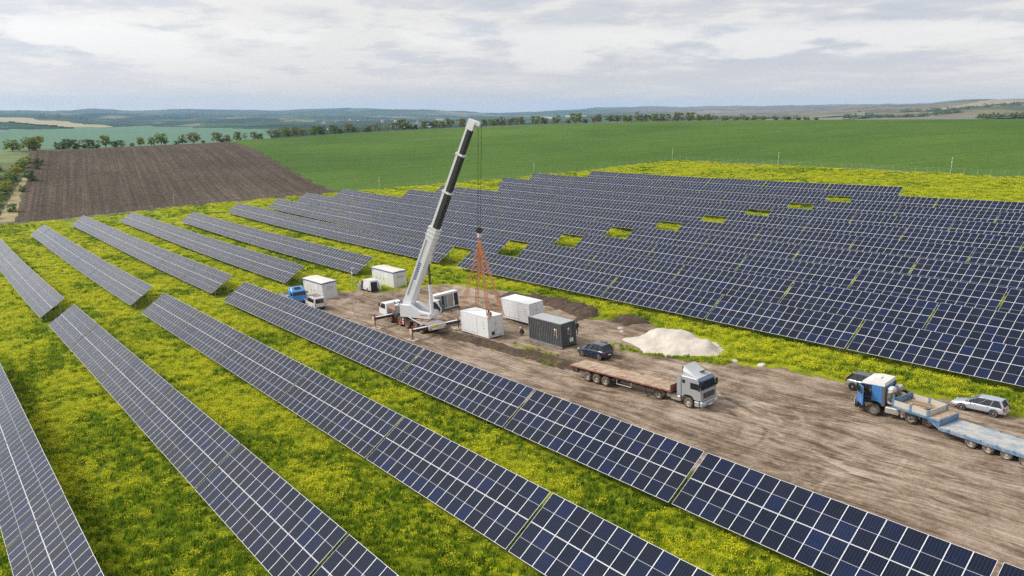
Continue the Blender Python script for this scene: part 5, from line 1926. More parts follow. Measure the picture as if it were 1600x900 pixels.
    sup = m.build('superstructure', CW_, t)
    m = MB()
    for k in range(5):
        a, b = S(.75 + k * .2, -1.262, 1.98), S(.87 + k * .2, -1.262, 1.98)
        m.bar(a, b, .02, .09)
    m.build('lettering', INKB, sup)
    MB().bar(S(-2.6, -.7, 2.2), S(-2.6, .7, 2.2), .9, 1.0).build('winch_drum', STEEL, t)
    # operator cab on the far side
    m = MB().loft([[tuple(S(a, .0 + 1.35, c)) for a, c in ((.6, 1.5), (.6, 3.15), (1.7, 3.2), (2.4, 2.3), (2.3, 1.5))], [tuple(S(a, 2.25, c)) for a, c in ((.6, 1.5), (.6, 3.15), (1.7, 3.2), (2.4, 2.3), (2.3, 1.5))]])
    oc = m.build('operator_cab', CW_, t)
    m = MB().loft([[tuple(S(a, 1.42, c)) for a, c in ((1.74, 3.12), (2.43, 2.3), (2.38, 1.75), (2.36, 1.75), (2.38, 2.3), (1.70, 3.1))], [tuple(S(a, 2.18, c)) for a, c in ((1.78, 3.14), (2.47, 2.3), (2.40, 1.75), (2.36, 1.75), (2.38, 2.3), (1.70, 3.1))]])
    m.build('windscreen', GLASS, oc)
    m = MB().loft([[tuple(S(a, 1.33, c)) for a, c in ((.8, 2.0), (.8, 3.0), (1.6, 3.05), (2.25, 2.3), (2.2, 2.0))], [tuple(S(a, 1.36, c)) for a, c in ((.8, 2.0), (.8, 3.0), (1.6, 3.05), (2.25, 2.3), (2.2, 2.0))]])
    m.build('side_window', GLASS, oc)
    # telescopic boom
    foot = Vector(S(-1.45, 0, 2.75))
    head = INV @ Vector((-73.15, 51.3, 24.4))
    ax = head - foot

    def B(u):
        return foot + ax * u
    m = faced_beam(MB(), B(-.02), B(.445), 1.05, 1.45)
    base = m.build('boom_base', CW_, t)
    for k, u in enumerate((.40, .422, .443)):
        faced_beam(MB(), B(u), B(u + .009), 1.22, 1.62).build('boom_collar', CW_, base)
    m = MB()
    yv = Vector((0, 0, 1)).cross(ax.normalized()).normalized()
    zv = ax.normalized().cross(yv)
    for sgn in (-1, 1):
        for k in range(9):
            p0 = B(.155 + k * .011) + yv * sgn * .532 + zv * .15
            m.bar(p0, p0 + ax.normalized() * .17, .012, .32, up=tuple(zv))
    m.build('lettering', INK, base)
    # lifting cylinder lugs and cable reel on the side
    m = MB().bar(B(.18) + yv * .0 - zv * .75, B(.30) - zv * .75, .5, .28, up=tuple(zv))
    m.build('cylinder_lug', CW_, base)
    for sgn in (-1, 1):
        m = MB().bar(B(.06) + yv * sgn * .56 + zv * .45, B(.38) + yv * sgn * .56 + zv * .45, .06, .1, up=tuple(zv))
        m.build('cable_tray', M('tray_grey', (.35, .36, .38), .5), base)
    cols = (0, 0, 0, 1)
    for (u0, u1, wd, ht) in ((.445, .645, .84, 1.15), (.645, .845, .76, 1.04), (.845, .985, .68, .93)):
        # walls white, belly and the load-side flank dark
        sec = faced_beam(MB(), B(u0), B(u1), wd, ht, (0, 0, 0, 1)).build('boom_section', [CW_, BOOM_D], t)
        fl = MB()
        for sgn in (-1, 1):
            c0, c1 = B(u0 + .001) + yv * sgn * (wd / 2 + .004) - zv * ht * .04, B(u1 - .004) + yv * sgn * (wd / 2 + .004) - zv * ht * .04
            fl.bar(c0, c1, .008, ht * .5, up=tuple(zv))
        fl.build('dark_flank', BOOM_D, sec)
        if u0 > .5:
            faced_beam(MB(), B(u0 - .004), B(u0 + .006), wd + .3, ht + .3).build('boom_collar', CW_, sec)
        mk = MB()
        for k in range(7):
            p0 = B(u0 + .03 + k * .012) + zv * (ht * .34) + yv * (wd / 2 + .006)
            mk.bar(p0, p0 + ax.normalized() * .16, .012, .16, up=tuple(zv))
        mk.build('lettering', INKB, sec)
        p0 = B(u0 + .018) + zv * (ht * .34) + yv * (wd / 2 + .006)
        MB().bar(p0, p0 + ax.normalized() * .35, .014, .3, up=tuple(zv)).build('red_badge', HAZ_R, sec)
    hd = MB()
    hd.bar(B(.975), B(1.02), .75, 1.0, up=tuple(zv))
    fw_ = (INV.to_3x3() @ bd).normalized()
    hp = B(1.015)
    hd.bar(hp - fw_ * .5 + Vector((0, 0, .15)), hp + fw_ * 1.05 - Vector((0, 0, .35)), .6, .5)
    hdo = hd.build('boom_head', CW_, t)
    tip = hp + fw_ * .95 - Vector((0, 0, .35))
    for dy in (-.2, .2):
        a = tip + yv * dy
        MB().cyl(a - yv * .06, a + yv * .06, .32, 16).build('sheave', STEEL, hdo)
    # lifting cylinder
    c0 = Vector(S(1.75, 0, 2.0))
    c1 = B(.26) - zv * .8
    cm = c0 + (c1 - c0) * .58
    MB().cyl(c0, cm, .26, 16).build('lifting_cylinder', CW_, t, smooth=False)
    MB().cyl(cm, c1, .15, 14).build('cylinder_rod', M('chrome_rod', (.22, .21, .21), .25, .9), t)
    # ropes and hook block
    hook = INV @ Vector((-72.35, 51.65, 12.35))
    for dx in (-.26, .26):
        for dy in (-.05, .05):
            MB().cyl(tip + fw_ * dx * .9 + yv * dy, hook + fw_ * dx * .6 + yv * dy + Vector((0, 0, .4)), .014, 6).build('hoist_rope', BLACK, t)
    hk = MB()
    hk.cyl(hook - yv * .2 + Vector((0, 0, .1)), hook + yv * .2 + Vector((0, 0, .1)), .4, 20)
    hb_ = hk.build('hook_block', BLACK, t)
    hazard('hook_cheek', hb_, tuple(hook - Vector((0, 0, .55))), (.42, .46, .5))
    MB().cyl(hook - Vector((0, 0, .75)), hook - Vector((0, 0, 1.15)), .12, 10).build('hook', STEEL, hb_)
    return MW_ @ (hook - Vector((0, 0, 1.1)))


HOOK = crane()

# ------------------------------------------------------------------ containers
CONT_W = M('container_white', (.68, .69, .71), .5, var=.04, scale=1.2, dirt=((.46, .43, .38), .2, 1.2))
CONT_G = M('container_grey', (.092, .096, .105), .5, var=.1, scale=1.2, dirt=((.30, .28, .25), .22, 1.5))
CONT_GR = M('container_grey_roof', (.36, .37, .38), .6, dirt=((.5, .48, .44), .25, 1.5))
ORANGE = M('orange_sticker', (.80, .28, .02), .5)
FRAME_D = M('base_frame_dark', (.06, .06, .065), .6, dirt=(DUST, .4, 2))


def corrugated(m, x0, x1, y, z0, z1, out, pitch=.33, dep=.04, mat=0, alongx=True):
    n = max(2, int(round((x1 - x0) / pitch)))
    st = (x1 - x0) / n
    pts = []
    for i in range(n):
        a = x0 + i * st
        pts += [(a, 0), (a + st * .22, 0), (a + st * .36, -dep), (a + st * .64, -dep), (a + st * .78, 0)]
    pts.append((x1, 0))

    def P(u, d, z):
        return (u, y + out * d, z) if alongx else (y + out * d, u, z)
    lo = [m.bm.verts.new(P(u, d, z0)) for u, d in pts]
    hi = [m.bm.verts.new(P(u, d, z1)) for u, d in pts]
    fs = [m.bm.faces.new((lo[i], lo[i + 1], hi[i + 1], hi[i])) for i in range(len(pts) - 1)]
    for f in fs:
        f.material_index = mat
    # normals outwards
    want = Vector((0, out, 0)) if alongx else Vector((out, 0, 0))
    for f in fs:
        f.normal_update()
        if f.normal.dot(want) < 0:
            f.normal_flip()


def container(name, label, x, y, rot, body, roofm, L_=6.06, W_=2.44, H_=2.75, deep=.012, lift=.12, extra=None, level=1.0, group=None):
    t = thing(name, label, 'container', group=group)
    hx, hy = L_ / 2, W_ / 2
    m = MB()
    corrugated(m, -hx + .12, hx - .12, -hy + .03, .2, H_ - .12, -1, dep=deep)
    corrugated(m, -hx + .12, hx - .12, hy - .03, .2, H_ - .12, 1, dep=deep)
    corrugated(m, -hy + .12, hy - .12, hx - .03, .2, H_ - .12, 1, dep=deep, alongx=False)
    corrugated(m, -hy + .12, hy - .12, -hx + .03, .2, H_ - .12, -1, dep=deep, alongx=False)
    m.build('wall_panels', body, t)
    m = MB()
    for sx in (-1, 1):
        for sy in (-1, 1):
            m.box((sx * (hx - .07), sy * (hy - .07), H_ / 2), (.14, .14, H_), .01)
    for z in (.1, H_ - .06):
        for sy in (-1, 1):
            m.box((0, sy * (hy - .06), z), (L_ - .28, .12, .14 if z < 1 else .12))
        for sx in (-1, 1):
            m.box((sx * (hx - .06), 0, z), (.12, W_ - .28, .14 if z < 1 else .12))
    m.build('frame', body, t)
    MB().b2((-hx + .1, -hy + .1, H_ - .05), (hx - .1, hy - .1, H_ - .015)).build('roof', roofm, t)
    MB().b2((-hx + .1, -hy + .1, .02), (hx - .1, hy - .1, .12)).build('floor_plate', FRAME_D, t)
    if extra:
        extra(t, hx, hy, H_)
    place(t, x, y, rot, L_, W_, lift=lift, level=level)
    return t


def white_extra(vent):
    def f(t, hx, hy, H):
        # doors on the end and side with hinges and handles
        for y in (-.55, .55):
            m = MB().b2((hx - .035, y - .52, .3), (hx + .004, y + .52, H - .3), .005)
            m.build('door', CONT_W, t)
        m = MB()
        for y in (-.12, .12):
            for z in (.95, 1.75):
                m.box((hx + .02, y * 1.2 + .0, z), (.05, .05, .14))
        m.build('door_lock', STEEL, t)
        m = MB()
        for x in (hx - .8, hx - 1.1):
            for z in (1.2, 1.6, 1.95):
                m.box((x, -hy + .0, z), (.07, .05, .07))
        m.build('side_latch', STEEL, t)
        for x in (-1.9, -.9, .1):
            MB().b2((x - .49, -hy + .0, .3), (x + .49, -hy + .022, H - .25), .004).build('side_door', CONT_W, t)
        if vent:
            v = MB().b2((hx - .01, -.70, .34), (hx + .03, -.22, .78)).build('vent', M('vent_dark', (.03, .035, .05), .5), t)
            m = MB()
            for k in range(5):
                m.box((hx + .035, -.46, .40 + k * .08), (.02, .46, .02), 0, 0, (0, .5, 0))
            m.build('louvre', CHASSIS, v)
    return f


container('battery_container', 'white container with a worker on top, hanging from the crane slings', -71.75, 51.55, 0, CONT_W, CONT_W, extra=white_extra(True), lift=.12)
container('battery_container', 'white container standing on a dark base behind the lifted one', -72.35, 58.25, 0, CONT_W, CONT_W, extra=white_extra(False), lift=.34)


def grey_extra(t, hx, hy, H):
    for (px, py, ax) in ((1.95, -hy + .02, 'x'), (hx - .01, -.05, 'y')):
        def sign(nm, u, z, w_, h_, mat, rotd=0):
            m = MB()
            if ax == 'x':
                m.box((px + u, py - .035, z), (w_, .02, h_), 0, 0, (0, R(rotd), 0))
            else:
                m.box((px + .035, py + u, z), (.02, w_, h_), 0, 0, (R(rotd), 0, 0))
            m.build(nm, mat, t)
        sign('hazard_diamond', .05, 2.05, .26, .26, WHITE_P, 45)
        sign('orange_sticker', -.02, 1.72, .15, .15, ORANGE)
        sign('orange_sticker', .0, 1.40, .16, .16, ORANGE)
        for k in range(7):
            sign('lettering', .34, 2.1 - k * .17, .09, .11, WHITE_P)
    MB().box((hx + .03, .38, .62), (.02, .55, .5)).build('data_plate', PLATE, t)
    m = MB()
    for y in (-.75, -.3, .3, .75):
        m.cyl((hx + .03, y, .25), (hx + .03, y, H - .2), .025, 6)
    m.build('lock_rod', CONT_G, t)
    MB().b2((-hx - .15, -hy - .12, -.14), (hx + .15, -hy + .1, .02)).b2((-hx - .15, hy - .1, -.14), (hx + .15, hy + .12, .02)).build('skid', M('skid_grey', (.22, .22, .22), .6, dirt=(DUST, .3, 2)), t)


container('grey_container', 'dark grey corrugated container with orange stickers on its corner', -62.75, 54.75, 0, CONT_G, CONT_GR, deep=.075, extra=grey_extra, lift=.2, H_=2.85)


def blocks(label, x0, x1, y0, y1, h):
    t = thing('support_base', label, 'base')
    m = MB()
    for x in np.linspace(x0 + .25, x1 - .25, 4):
        for y in (y0 + .25, y1 - .25):
            z = yard_z(x, y)
            m.b2((x - .25, y - .25, z - .3), (x + .25, y + .25, z + h))
    m.build('support_leg', FRAME_D, t)


def inverter_cabinet():
    t = thing('inverter_cabinet', 'long white inverter cabinet with brown louvres and dark open bays', 'cabinet')
    # local x along the cabinet (towards +Y of the site)
    L_, D_, H_ = 4.15, 1.15, 2.35
    m = MB().b2((-L_ / 2, -D_ / 2, .12), (L_ / 2, D_ / 2, H_), .03)
    m.build('shell', CONT_W, t)
    MB().b2((-L_ / 2 - .04, -D_ / 2 - .04, H_), (L_ / 2 + .04, D_ / 2 + .04, H_ + .1), .02).build('roof', CONT_W, t)
    LV = M('louvre_brown', (.38, .34, .30), .6, .1, var=.06)
    y = -D_ / 2
    for (a, b, mat, nm) in ((-1.95, -.95, LV, 'louvre_panel'), (-.88, -.5, BLACK, 'bay_shade'), (-.48, .05, M('panel_bluegrey', (.20, .23, .27), .4), 'glazed_panel'), (.15, 1.15, LV, 'louvre_panel'), (1.32, 1.98, BLACK, 'bay_shade')):  # the open bays are black slabs imitating shade inside the shell
        p_ = MB().b2((a, y - .012, .3), (b, y + .02, H_ - .18)).build(nm, mat, t)
        if mat is LV:
            m = MB()
            for k in range(13):
                m.box(((a + b) / 2, y - .02, .4 + k * .14), (b - a - .06, .03, .03), 0, 0, (.5, 0, 0))
            m.build('louvre', LV, p_)
    MB().b2((1.0, y - .06, .3), (1.3, y - .02, 1.1)).build('leaning_panel', CONT_W, t)
    MB().b2((-L_ / 2, -D_ / 2, -.05), (L_ / 2, D_ / 2, .12)).build('plinth', FRAME_D, t)
    place(t, -85.2, 55.15, 90, 3.5, 1.0, lift=.1)


inverter_cabinet()

# ------------------------------------------------------------------ transformer kiosks
KIOSK_W = M('kiosk_white', (.63, .63, .625), .55, var=.04, scale=1, dirt=((.5, .47, .42), .15, 1))
KIOSK_B = M('kiosk_blue', (.03, .13, .42), .45)
ROOF_K = M('kiosk_roof', (.62, .58, .52), .7, dirt=((.40, .36, .32), .25, 1))


def kiosk(label, x, y):
    t = thing('transformer_kiosk', label, 'kiosk', group='transformer kiosks')
    L_, W_, H_ = 7.6, 2.5, 2.55
    hx, hy = L_ / 2, W_ / 2
    MB().b2((-hx, -hy, -.4), (hx, hy, H_), .03).build('walls', KIOSK_W, t)
    MB().b2((-hx - .1, -hy - .1, H_), (hx + .1, hy + .1, H_ + .17), .02).build('roof_trim', KIOSK_B, t)
    MB().prism([(-hy - .06, H_ + .172), (hy + .06, H_ + .172), (0, H_ + .26)], -hx - .06, hx + .06, axis='x').build('roof', ROOF_K, t)
    for k in range(3):
        x0 = -hx + .7 + k * 1.25
        d = MB().b2((x0, -hy - .02, .15), (x0 + 1.1, -hy + .02, 2.1), .01).build('door', KIOSK_W, t)
        MB().box((x0 + .95, -hy - .04, 1.1), (.05, .05, .2)).build('handle', BLACK, d)
    MB().b2((.9, -hy - .015, 1.45), (1.75, -hy + .01, 2.1)).build('notice', M('notice_pale', (.78, .80, .83), .5), t)
    m = MB()
    for k in range(10):
        a, b = k / 10, (k + 1) / 10
        m.bar((-hx + .1 + 1.9 * a, -hy - .012, H_ - .15 - 2.2 * a ** 1.6), (-hx + .1 + 1.9 * b, -hy - .012, H_ - .15 - 2.2 * b ** 1.6), .012, .14 * (1.1 - a * .6), up=(0, 0, 1))
    m.build('blue_swoosh', KIOSK_B, t)
    # emblem on the end: a dark ring with a slanted stroke
    m = MB()
    for k in range(28):
        a, b = 2 * math.pi * k / 28, 2 * math.pi * (k + 1) / 28
        m.bar((hx + .012, .0 + .55 * math.cos(a), 1.75 + .24 * math.sin(a)), (hx + .012, .55 * math.cos(b), 1.75 + .24 * math.sin(b)), .012, .045, up=(1, 0, 0))
    m.bar((hx + .012, -.35, 1.68), (hx + .012, .35, 1.84), .012, .06, up=(1, 0, 0))
    m.build('emblem', INKB, t)
    MB().b2((hx - .01, .35, .1), (hx + .018, 1.05, 1.35)).build('end_door', KIOSK_W, t)
    place(t, x, y, 0, 6.0, 2.2, scale=.92)
    return t


kiosk('white transformer kiosk with blue roof trim beside the blue lorry', -108.5, 47.75)
kiosk('white transformer kiosk with blue roof trim behind the open van', -106.9, 58.7)

# ------------------------------------------------------------------ lifting slings
SLING = M('orange_sling', (.52, .23, .11), .7, var=.2)


def slings():
    t = thing('lifting_sling', 'bundle of orange lifting slings spread from the crane hook to the container', 'sling', tuple(HOOK))
    zt = yard_z(-71.75, 51.55) + .12 * 1 + 2.75 * K + .02
    for (cx, cy) in ((-74.4, 50.55), (-74.4, 52.6), (-69.1, 50.55), (-69.1, 52.6)):
        for k in (-1, 0, 1):
            e = Vector((cx + k * .3, cy, zt)) - Vector(HOOK)
            mid = e * .5 + Vector((k * .16, 0, -.25))
            pts = [Vector((k * .06, 0, 0)) * (1 - u) ** 2 + mid * 2 * u * (1 - u) + e * u * u for u in np.linspace(0, 1, 9)]
            m = MB()
            for a, b in zip(pts, pts[1:]):
                m.bar(a, b, .09, .045)
            m.build('sling_leg', SLING, t)
    for k in range(6):
        a = k * 1.05
        MB().bar((.05 * math.cos(a), .05 * math.sin(a), .1), (.34 * math.cos(a), .30 * math.sin(a), -4.2), .09, .05).build('sling_loop', SLING, t)


slings()

# ------------------------------------------------------------------ small things in the yard
MATW = M('pale_timber', (.50, .40, .30), .8, dirt=(DUST, .3, 2))


def pad(label, x, y, a, s=(1.6, 1.1)):
    t = thing('outrigger_pad', label, 'pad', group='outrigger pads under the crane')
    for k in range(3):
        MB().b2((-s[0] / 2 + k * s[0] / 3, -s[1] / 2, 0), (-s[0] / 2 + (k + 1) * s[0] / 3 - .03, s[1] / 2, .13), .015).build('board', MATW, t)
    place(t, x, y, a, 1.2, .9, lift=-.02)


pad('timber pad under the front left outrigger of the crane', -84.2, 44.3, 20)
pad('timber pad under the rear outrigger nearest the panel row', -75.9, 44.6, 8)
pad('timber pad under the rear outrigger beside the lifted container', -76.0, 50.9, -12, (2.2, 1.4))
pad('timber pad under the far front outrigger behind the crane', -84.3, 51.2, 0)

t = thing('marker_post', 'short white marker post standing in the open dirt', 'post')
MB().cyl((0, 0, -.2), (0, 0, 1.5), .075, 12).cyl((0, 0, 1.5), (0, 0, 1.54), .085, 12).build('tube', WHITE_P, t)
place(t, -94.8, 47.2, 0, .5, .5)

for (lab, x, y, dx, dy) in (('pale broken board lying by the rear outrigger pad', -74.6, 49.4, 1.3, .25), ('pale plank lying in front of the lifted container', -70.2, 49.9, .9, .2),
                            ('long plank lying between the crane and the inverter cabinet', -82.8, 52.4, 2.0, .15), ('short plank lying right of the white container base', -66.8, 57.4, 1.2, .2)):
    o = MB().box((0, 0, .06), (dx, dy, .07), .01).build('plank', MATW)
    tag(o, lab, 'plank')
    place(o, x, y, random.uniform(-30, 30), .6, .4)
for i, (lab, x, y, s) in enumerate((('pale rubble lump at the yard edge behind the silver truck cab', -41.6, 63.3, .5), ('low pale rubble pile near the grass behind the silver truck', -44.2, 62.6, .42), ('small pale stone lying in the dirt near the crane', -73.5, 46.9, .16),
                                    ('pale chalky lump left of the sand heap', -59.5, 62.4, .35), ('flat pale chalk lump between soil heap and sand', -60.8, 63.6, .45))):
    m = MB()
    r = bmesh.ops.create_icosphere(m.bm, subdivisions=2, radius=1)
    for v in r['verts']:
        v.co *= s * (1 + .35 * (float(fbm(np.array([v.co.x * 2 + i * 3]), np.array([v.co.y * 2 + v.co.z]), 5)[0]) - .5) * 2)
        v.co.z *= .55
    o = m.build('rubble', MAT_SAND)
    tag(o, lab, 'rubble')
    place(o, x, y, 30 * i, .5, .5)

# ------------------------------------------------------------------ trees and bushes
TREES = [(-406, 39, 5.3, 6.7, 'g'), (-414, 49, 6.6, 7.6, 'y'), (-411, 46, 6.1, 6.8, 'g'), (-420, 59, 3.5, 4.6, 'd'), (-423, 63, 4.8, 6.2, 'd'), (-425, 67, 4.4, 5.5, 'd'), (-428, 72, 4.4, 5.1, 'd'), (-430, 76, 4.0, 4.8, 'd'), (-432, 81, 6.1, 5.2, 'g'), (-436, 87, 3.7, 7.3, 'b'), (-440, 95, 2.1, 2.5, 'd'), (-443, 100, 4.6, 4.1, 'g'), (-447, 106, 4.7, 3.8, 'g'), (-451, 112, 6.5, 7.2, 'g'), (-456, 121, 2.2, 3.0, 'd'), (-458, 125, 5.3, 5.2, 'o'), (-462, 132, 6.2, 8.7, 'o'), (-465, 138, 1.8, 2.6, 'd'), (-469, 147, 5.9, 5.8, 'o'), (-471, 152, 2.3, 9.0, 'b'), (-472, 154, 4.1, 4.1, 'o'), (-474, 161, 5.6, 5.5, 'g'), (-476, 166, 4.7, 3.7, 's'), (-477, 172, 5.2, 4.2, 'o'), (-479, 176, 4.7, 5.6, 'g'), (-481, 184, 5.2, 3.7, 's'), (-482, 188, 5.3, 4.7, 'o'), (-483, 195, 6.8, 6.2, 'g'), (-484, 202, 6.8, 6.2, 'o'), (-485, 207, 4.9, 4.3, 'o'), (-487, 216, 6.4, 6.8, 'g'), (-488, 221, 6.0, 5.4, 'd'), (-489, 230, 6.5, 5.4, 'o'), (-489, 235, 3.5, 4.4, 'd'), (-490, 242, 7.1, 7.0, 'o'), (-490, 246, 4.6, 5.0, 'o'), (-489, 255, 3.6, 4.0, 'd'), (-489, 257, 4.6, 4.0, 'o'), (-488, 261, 5.6, 4.0, 's'), (-488, 264, 6.2, 4.0, 's'), (-487, 270, 5.2, 4.1, 's'), (-486, 275, 6.2, 4.6, 'o'), (-485, 281, 7.8, 8.2, 'g'), (-484, 286, 5.7, 5.6, 'o'), (-483, 290, 3.7, 4.6, 'd'), (-482, 298, 6.3, 8.2, 'o'), (-480, 305, 5.8, 7.2, 'o'), (-479, 310, 5.3, 5.2, 'o'), (-478, 316, 6.9, 7.3, 'o'), (-475, 324, 6.4, 7.3, 'o'), (-470, 341, 5.4, 5.3, 'g'), (-468, 348, 7.0, 8.5, 'g'), (-466, 354, 6.5, 6.4, 'o'), (-464, 360, 5.4, 5.3, 'o'), (-462, 366, 6.6, 10.7, 'o'), (-456, 378, 6.6, 7.5, 'g'), (-453, 384, 6.6, 6.5, 'g'), (-449, 392, 6.6, 7.1, 'o'), (-445, 401, 3.3, 4.4, 'd'), (-442, 406, 7.8, 9.8, 'g'), (-439, 413, 3.3, 5.5, 'd'), (-435, 419, 5.0, 5.5, 'o'), (-434, 422, 6.7, 5.0, 'o'), (-429, 429, 5.6, 7.7, 'g'), (-426, 435, 5.6, 5.5, 'o'), (-422, 441, 6.8, 8.3, 'g'), (-417, 449, 7.4, 7.8, 'o'), (-413, 453, 5.7, 5.6, 'o'), (-409, 457, 6.2, 7.8, 'g'), (-403, 462, 6.2, 8.9, 'o'), (-395, 468, 6.8, 8.9, 'o'), (-389, 474, 6.8, 7.8, 'g'), (-383, 479, 5.7, 6.7, 'g'), (-379, 482, 5.1, 5.6, 'o'), (-375, 485, 4.5, 5.6, 's'), (-369, 490, 4.0, 5.6, 'g'), (-362, 494, 4.0, 5.0, 'g'), (-357, 498, 3.4, 5.0, 'g'), (-352, 502, 4.0, 5.6, 'g'), (-346, 506, 3.4, 4.5, 'g'), (-339, 510, 2.8, 5.0, 'd'), (-332, 514, 2.8, 5.6, 'd'), (-325, 517, 2.3, 4.4, 'd'), (-320, 519, 2.8, 5.0, 'd'), (-314, 522, 2.3, 4.4, 'd')]
BUSHES = [(x_, y_, h_ * .75, w_ * .9) for x_, y_, h_, w_ in [(-347.7, 40.6, 2.9, 3.2), (-327.9, 35.8, 5.1, 4.5), (-312.4, 31.4, 2.9, 2.6), (-285.5, 25.2, 3.7, 3.4), (-357.1, 42.3, 3.9, 4.6)]]
HEDGE = [(x_ - 1.0, y_ - 2.2, h_ * .72, w_ * 1.15) for x_, y_, h_, w_ in [(-360.2, 41.0, 4.0, 4.0), (-352.0, 38.6, 4.2, 3.9), (-345.0, 36.5, 4.4, 4.1), (-337.2, 34.4, 4.6, 4.3), (-328.8, 32.2, 4.6, 4.5), (-322.1, 30.4, 4.6, 4.4), (-315.4, 28.6, 4.7, 4.6), (-309.4, 26.8, 4.7, 4.8), (-302.7, 25.0, 4.8, 5.0), (-295.4, 23.1, 4.8, 4.9), (-286.9, 21.0, 4.8, 5.2), (-277.9, 18.8, 4.8, 5.6), (-346.6, 29.5, 4.4, 4.4), (-338.6, 26.9, 4.6, 4.9)]]


def leaf_mat(name, a, b, c):
    return mat_leaf(name, [(0, a), (.5, b), (1, c)])


LEAF = {'g': leaf_mat('leaf_green', (0.117, 0.176, 0.039), (0.176, 0.244, 0.058), (0.273, 0.321, 0.088)),
        'o': leaf_mat('leaf_olive', (.14, .155, .06), (.20, .21, .085), (.27, .26, .11)),
        'd': leaf_mat('leaf_dark', (0.058, 0.108, 0.031), (0.098, 0.156, 0.043), (0.156, 0.215, 0.062)),
        'y': leaf_mat('leaf_yellowgreen', (0.195, 0.225, 0.035), (0.312, 0.321, 0.049), (0.468, 0.410, 0.069))}
BARK = M('bark', (.10, .08, .06), .9, var=.3, scale=6)


def crown_mesh(name, seed, mat, dens, low, clumps):
    """unit crown: width 1, height 1, standing on z=0"""
    r = random.Random(seed)
    vs, fs = [], []
    cl = []
    for k in range(clumps):
        z = r.uniform(low + .08, .88)
        ring = (1 - ((z - .5 - low * .25) / .62) ** 2)
        ring = max(.12, ring) ** .6 * .40
        a = r.uniform(0, 6.283)
        d = ring * math.sqrt(r.uniform(.05, 1))
        cl.append((d * math.cos(a), d * math.sin(a), z, r.uniform(.09, .19)))
    for k in range(dens):
        cx, cy, cz, cr = r.choice(cl)
        u = Vector((r.gauss(0, 1), r.gauss(0, 1), r.gauss(0, .8))).normalized() * cr * (r.random() ** .4)
        c = Vector((cx, cy, cz)) + u
        n = (u.normalized() + Vector((r.gauss(0, .6), r.gauss(0, .6), r.gauss(0, .6) + .3))).normalized()
        s = r.uniform(.03, .058)
        x = n.orthogonal().normalized() * s
        y = n.cross(x).normalized() * s * r.uniform(.6, 1)
        i = len(vs)
        vs += [tuple(c + x), tuple(c + y), tuple(c - x), tuple(c - y)]
        fs.append((i, i + 1, i + 2, i + 3))
    me = bpy.data.meshes.new(name)
    me.from_pydata(vs, [], fs)
    me.materials.append(mat)
    return me


def trunk_mesh(seed, low):
    r = random.Random(seed)
    m = MB().cyl((0, 0, -.06), (.01, 0, low + .1), .035, 7, r2=.025)
    for k in range(6):
        a = r.uniform(0, 6.283)
        z0 = low * .5 + r.uniform(0, .2)
        m.cyl((0.005, 0, z0), (.25 * math.cos(a), .25 * math.sin(a), z0 + r.uniform(.25, .5)), .018, 5, r2=.006)
    return m.mesh('trunk', BARK)


CROWNS = {}
for k_, (kk, dens, low, cl) in {'g': ('g', 900, .08, 34), 'o': ('o', 800, .10, 30), 'd': ('d', 900, .0, 28), 'y': ('y', 1000, .0, 36), 's': ('o', 260, .22, 18), 'b': ('d', 800, .0, 30)}.items():
    CROWNS[k_] = [crown_mesh('crown', 100 + ord(k_) * 7 + i, LEAF[kk], dens, low, cl) for i in range(4)]
TRUNKS = [trunk_mesh(i, .16) for i in range(3)]
DESC = {'g': 'round green tree', 'o': 'olive brown tree', 'd': 'dark green bush', 'y': 'large yellow green tree', 's': 'sparse thin tree', 'b': 'low wide dark bush'}


def ordinal(n):
    return '%d%s' % (n, 'th' if 10 <= n % 100 <= 20 else {1: 'st', 2: 'nd', 3: 'rd'}.get(n % 10, 'th'))


def tree(x, y, h, wd, kind, label, group, name):
    t = thing(name, label, 'tree' if name == 'tree' else 'bush', (x, y, gz1(x, y) - .1), random.uniform(0, 6.28), group)
    c = put('crown', random.choice(CROWNS[kind]), t)
    c.scale = (wd * 1.15, wd * 1.15, h * 1.05)
    tr = put('trunk', random.choice(TRUNKS), t)
    tr.scale = (wd * .8, wd * .8, h)


for i, (x, y, h, wd, kind) in enumerate(TREES):
    tree(x, y, h, wd, kind, '%s, %s from the left in the far tree line' % (DESC[kind], ordinal(i + 1)), 'trees of the far tree line', 'bush' if kind in 'db' else 'tree')
for i, (x, y, h, wd) in enumerate(HEDGE[:12]):
    tree(x, y, h, wd, 'g' if i % 3 else 'y', 'hedge bush left of the pale track, %s counted from the far end' % ordinal(i + 1), 'hedge bushes beside the track', 'hedge_bush')
for i, (x, y, h, wd) in enumerate(HEDGE[12:]):
    tree(x, y, h, wd, 'g', 'bush at the left photo edge behind the hedge, %s from the top' % ordinal(i + 1), 'hedge bushes beside the track', 'hedge_bush')
for i, (x, y, h, wd) in enumerate(BUSHES):
    tree(x, y, h, wd, 'd', '%s dark bush between the pale track and the ploughed field' % ('second farthest', 'middle', 'second nearest', 'nearest', 'farthest')[i], 'bushes between track and field', 'bush')

# ground beside the ploughed field
drape('grass_track', [(-272, 19.5), (-272, 24.2), (-313, 31.0), (-348, 39.8), (-372, 45.0), (-372, 43.6), (-345, 37.6), (-310, 27.8)], 1.6, .10, M('track_straw', (.30, .25, .12), .95, var=.25, scale=.2), 0)
drape('rough_pasture', [(-271, 18), (-272, -60), (-430, -60), (-440, 40), (-400, 44), (-372, 43.4), (-345, 37.4), (-310, 27.6)], 5, .06, M('pasture', (.12, .16, .05), .95, var=.35, scale=.05), 0)

# ------------------------------------------------------------------ perimeter fence and lamp poles
GALV_L = M('galvanised_pale', (.50, .51, .51), .5, .2)


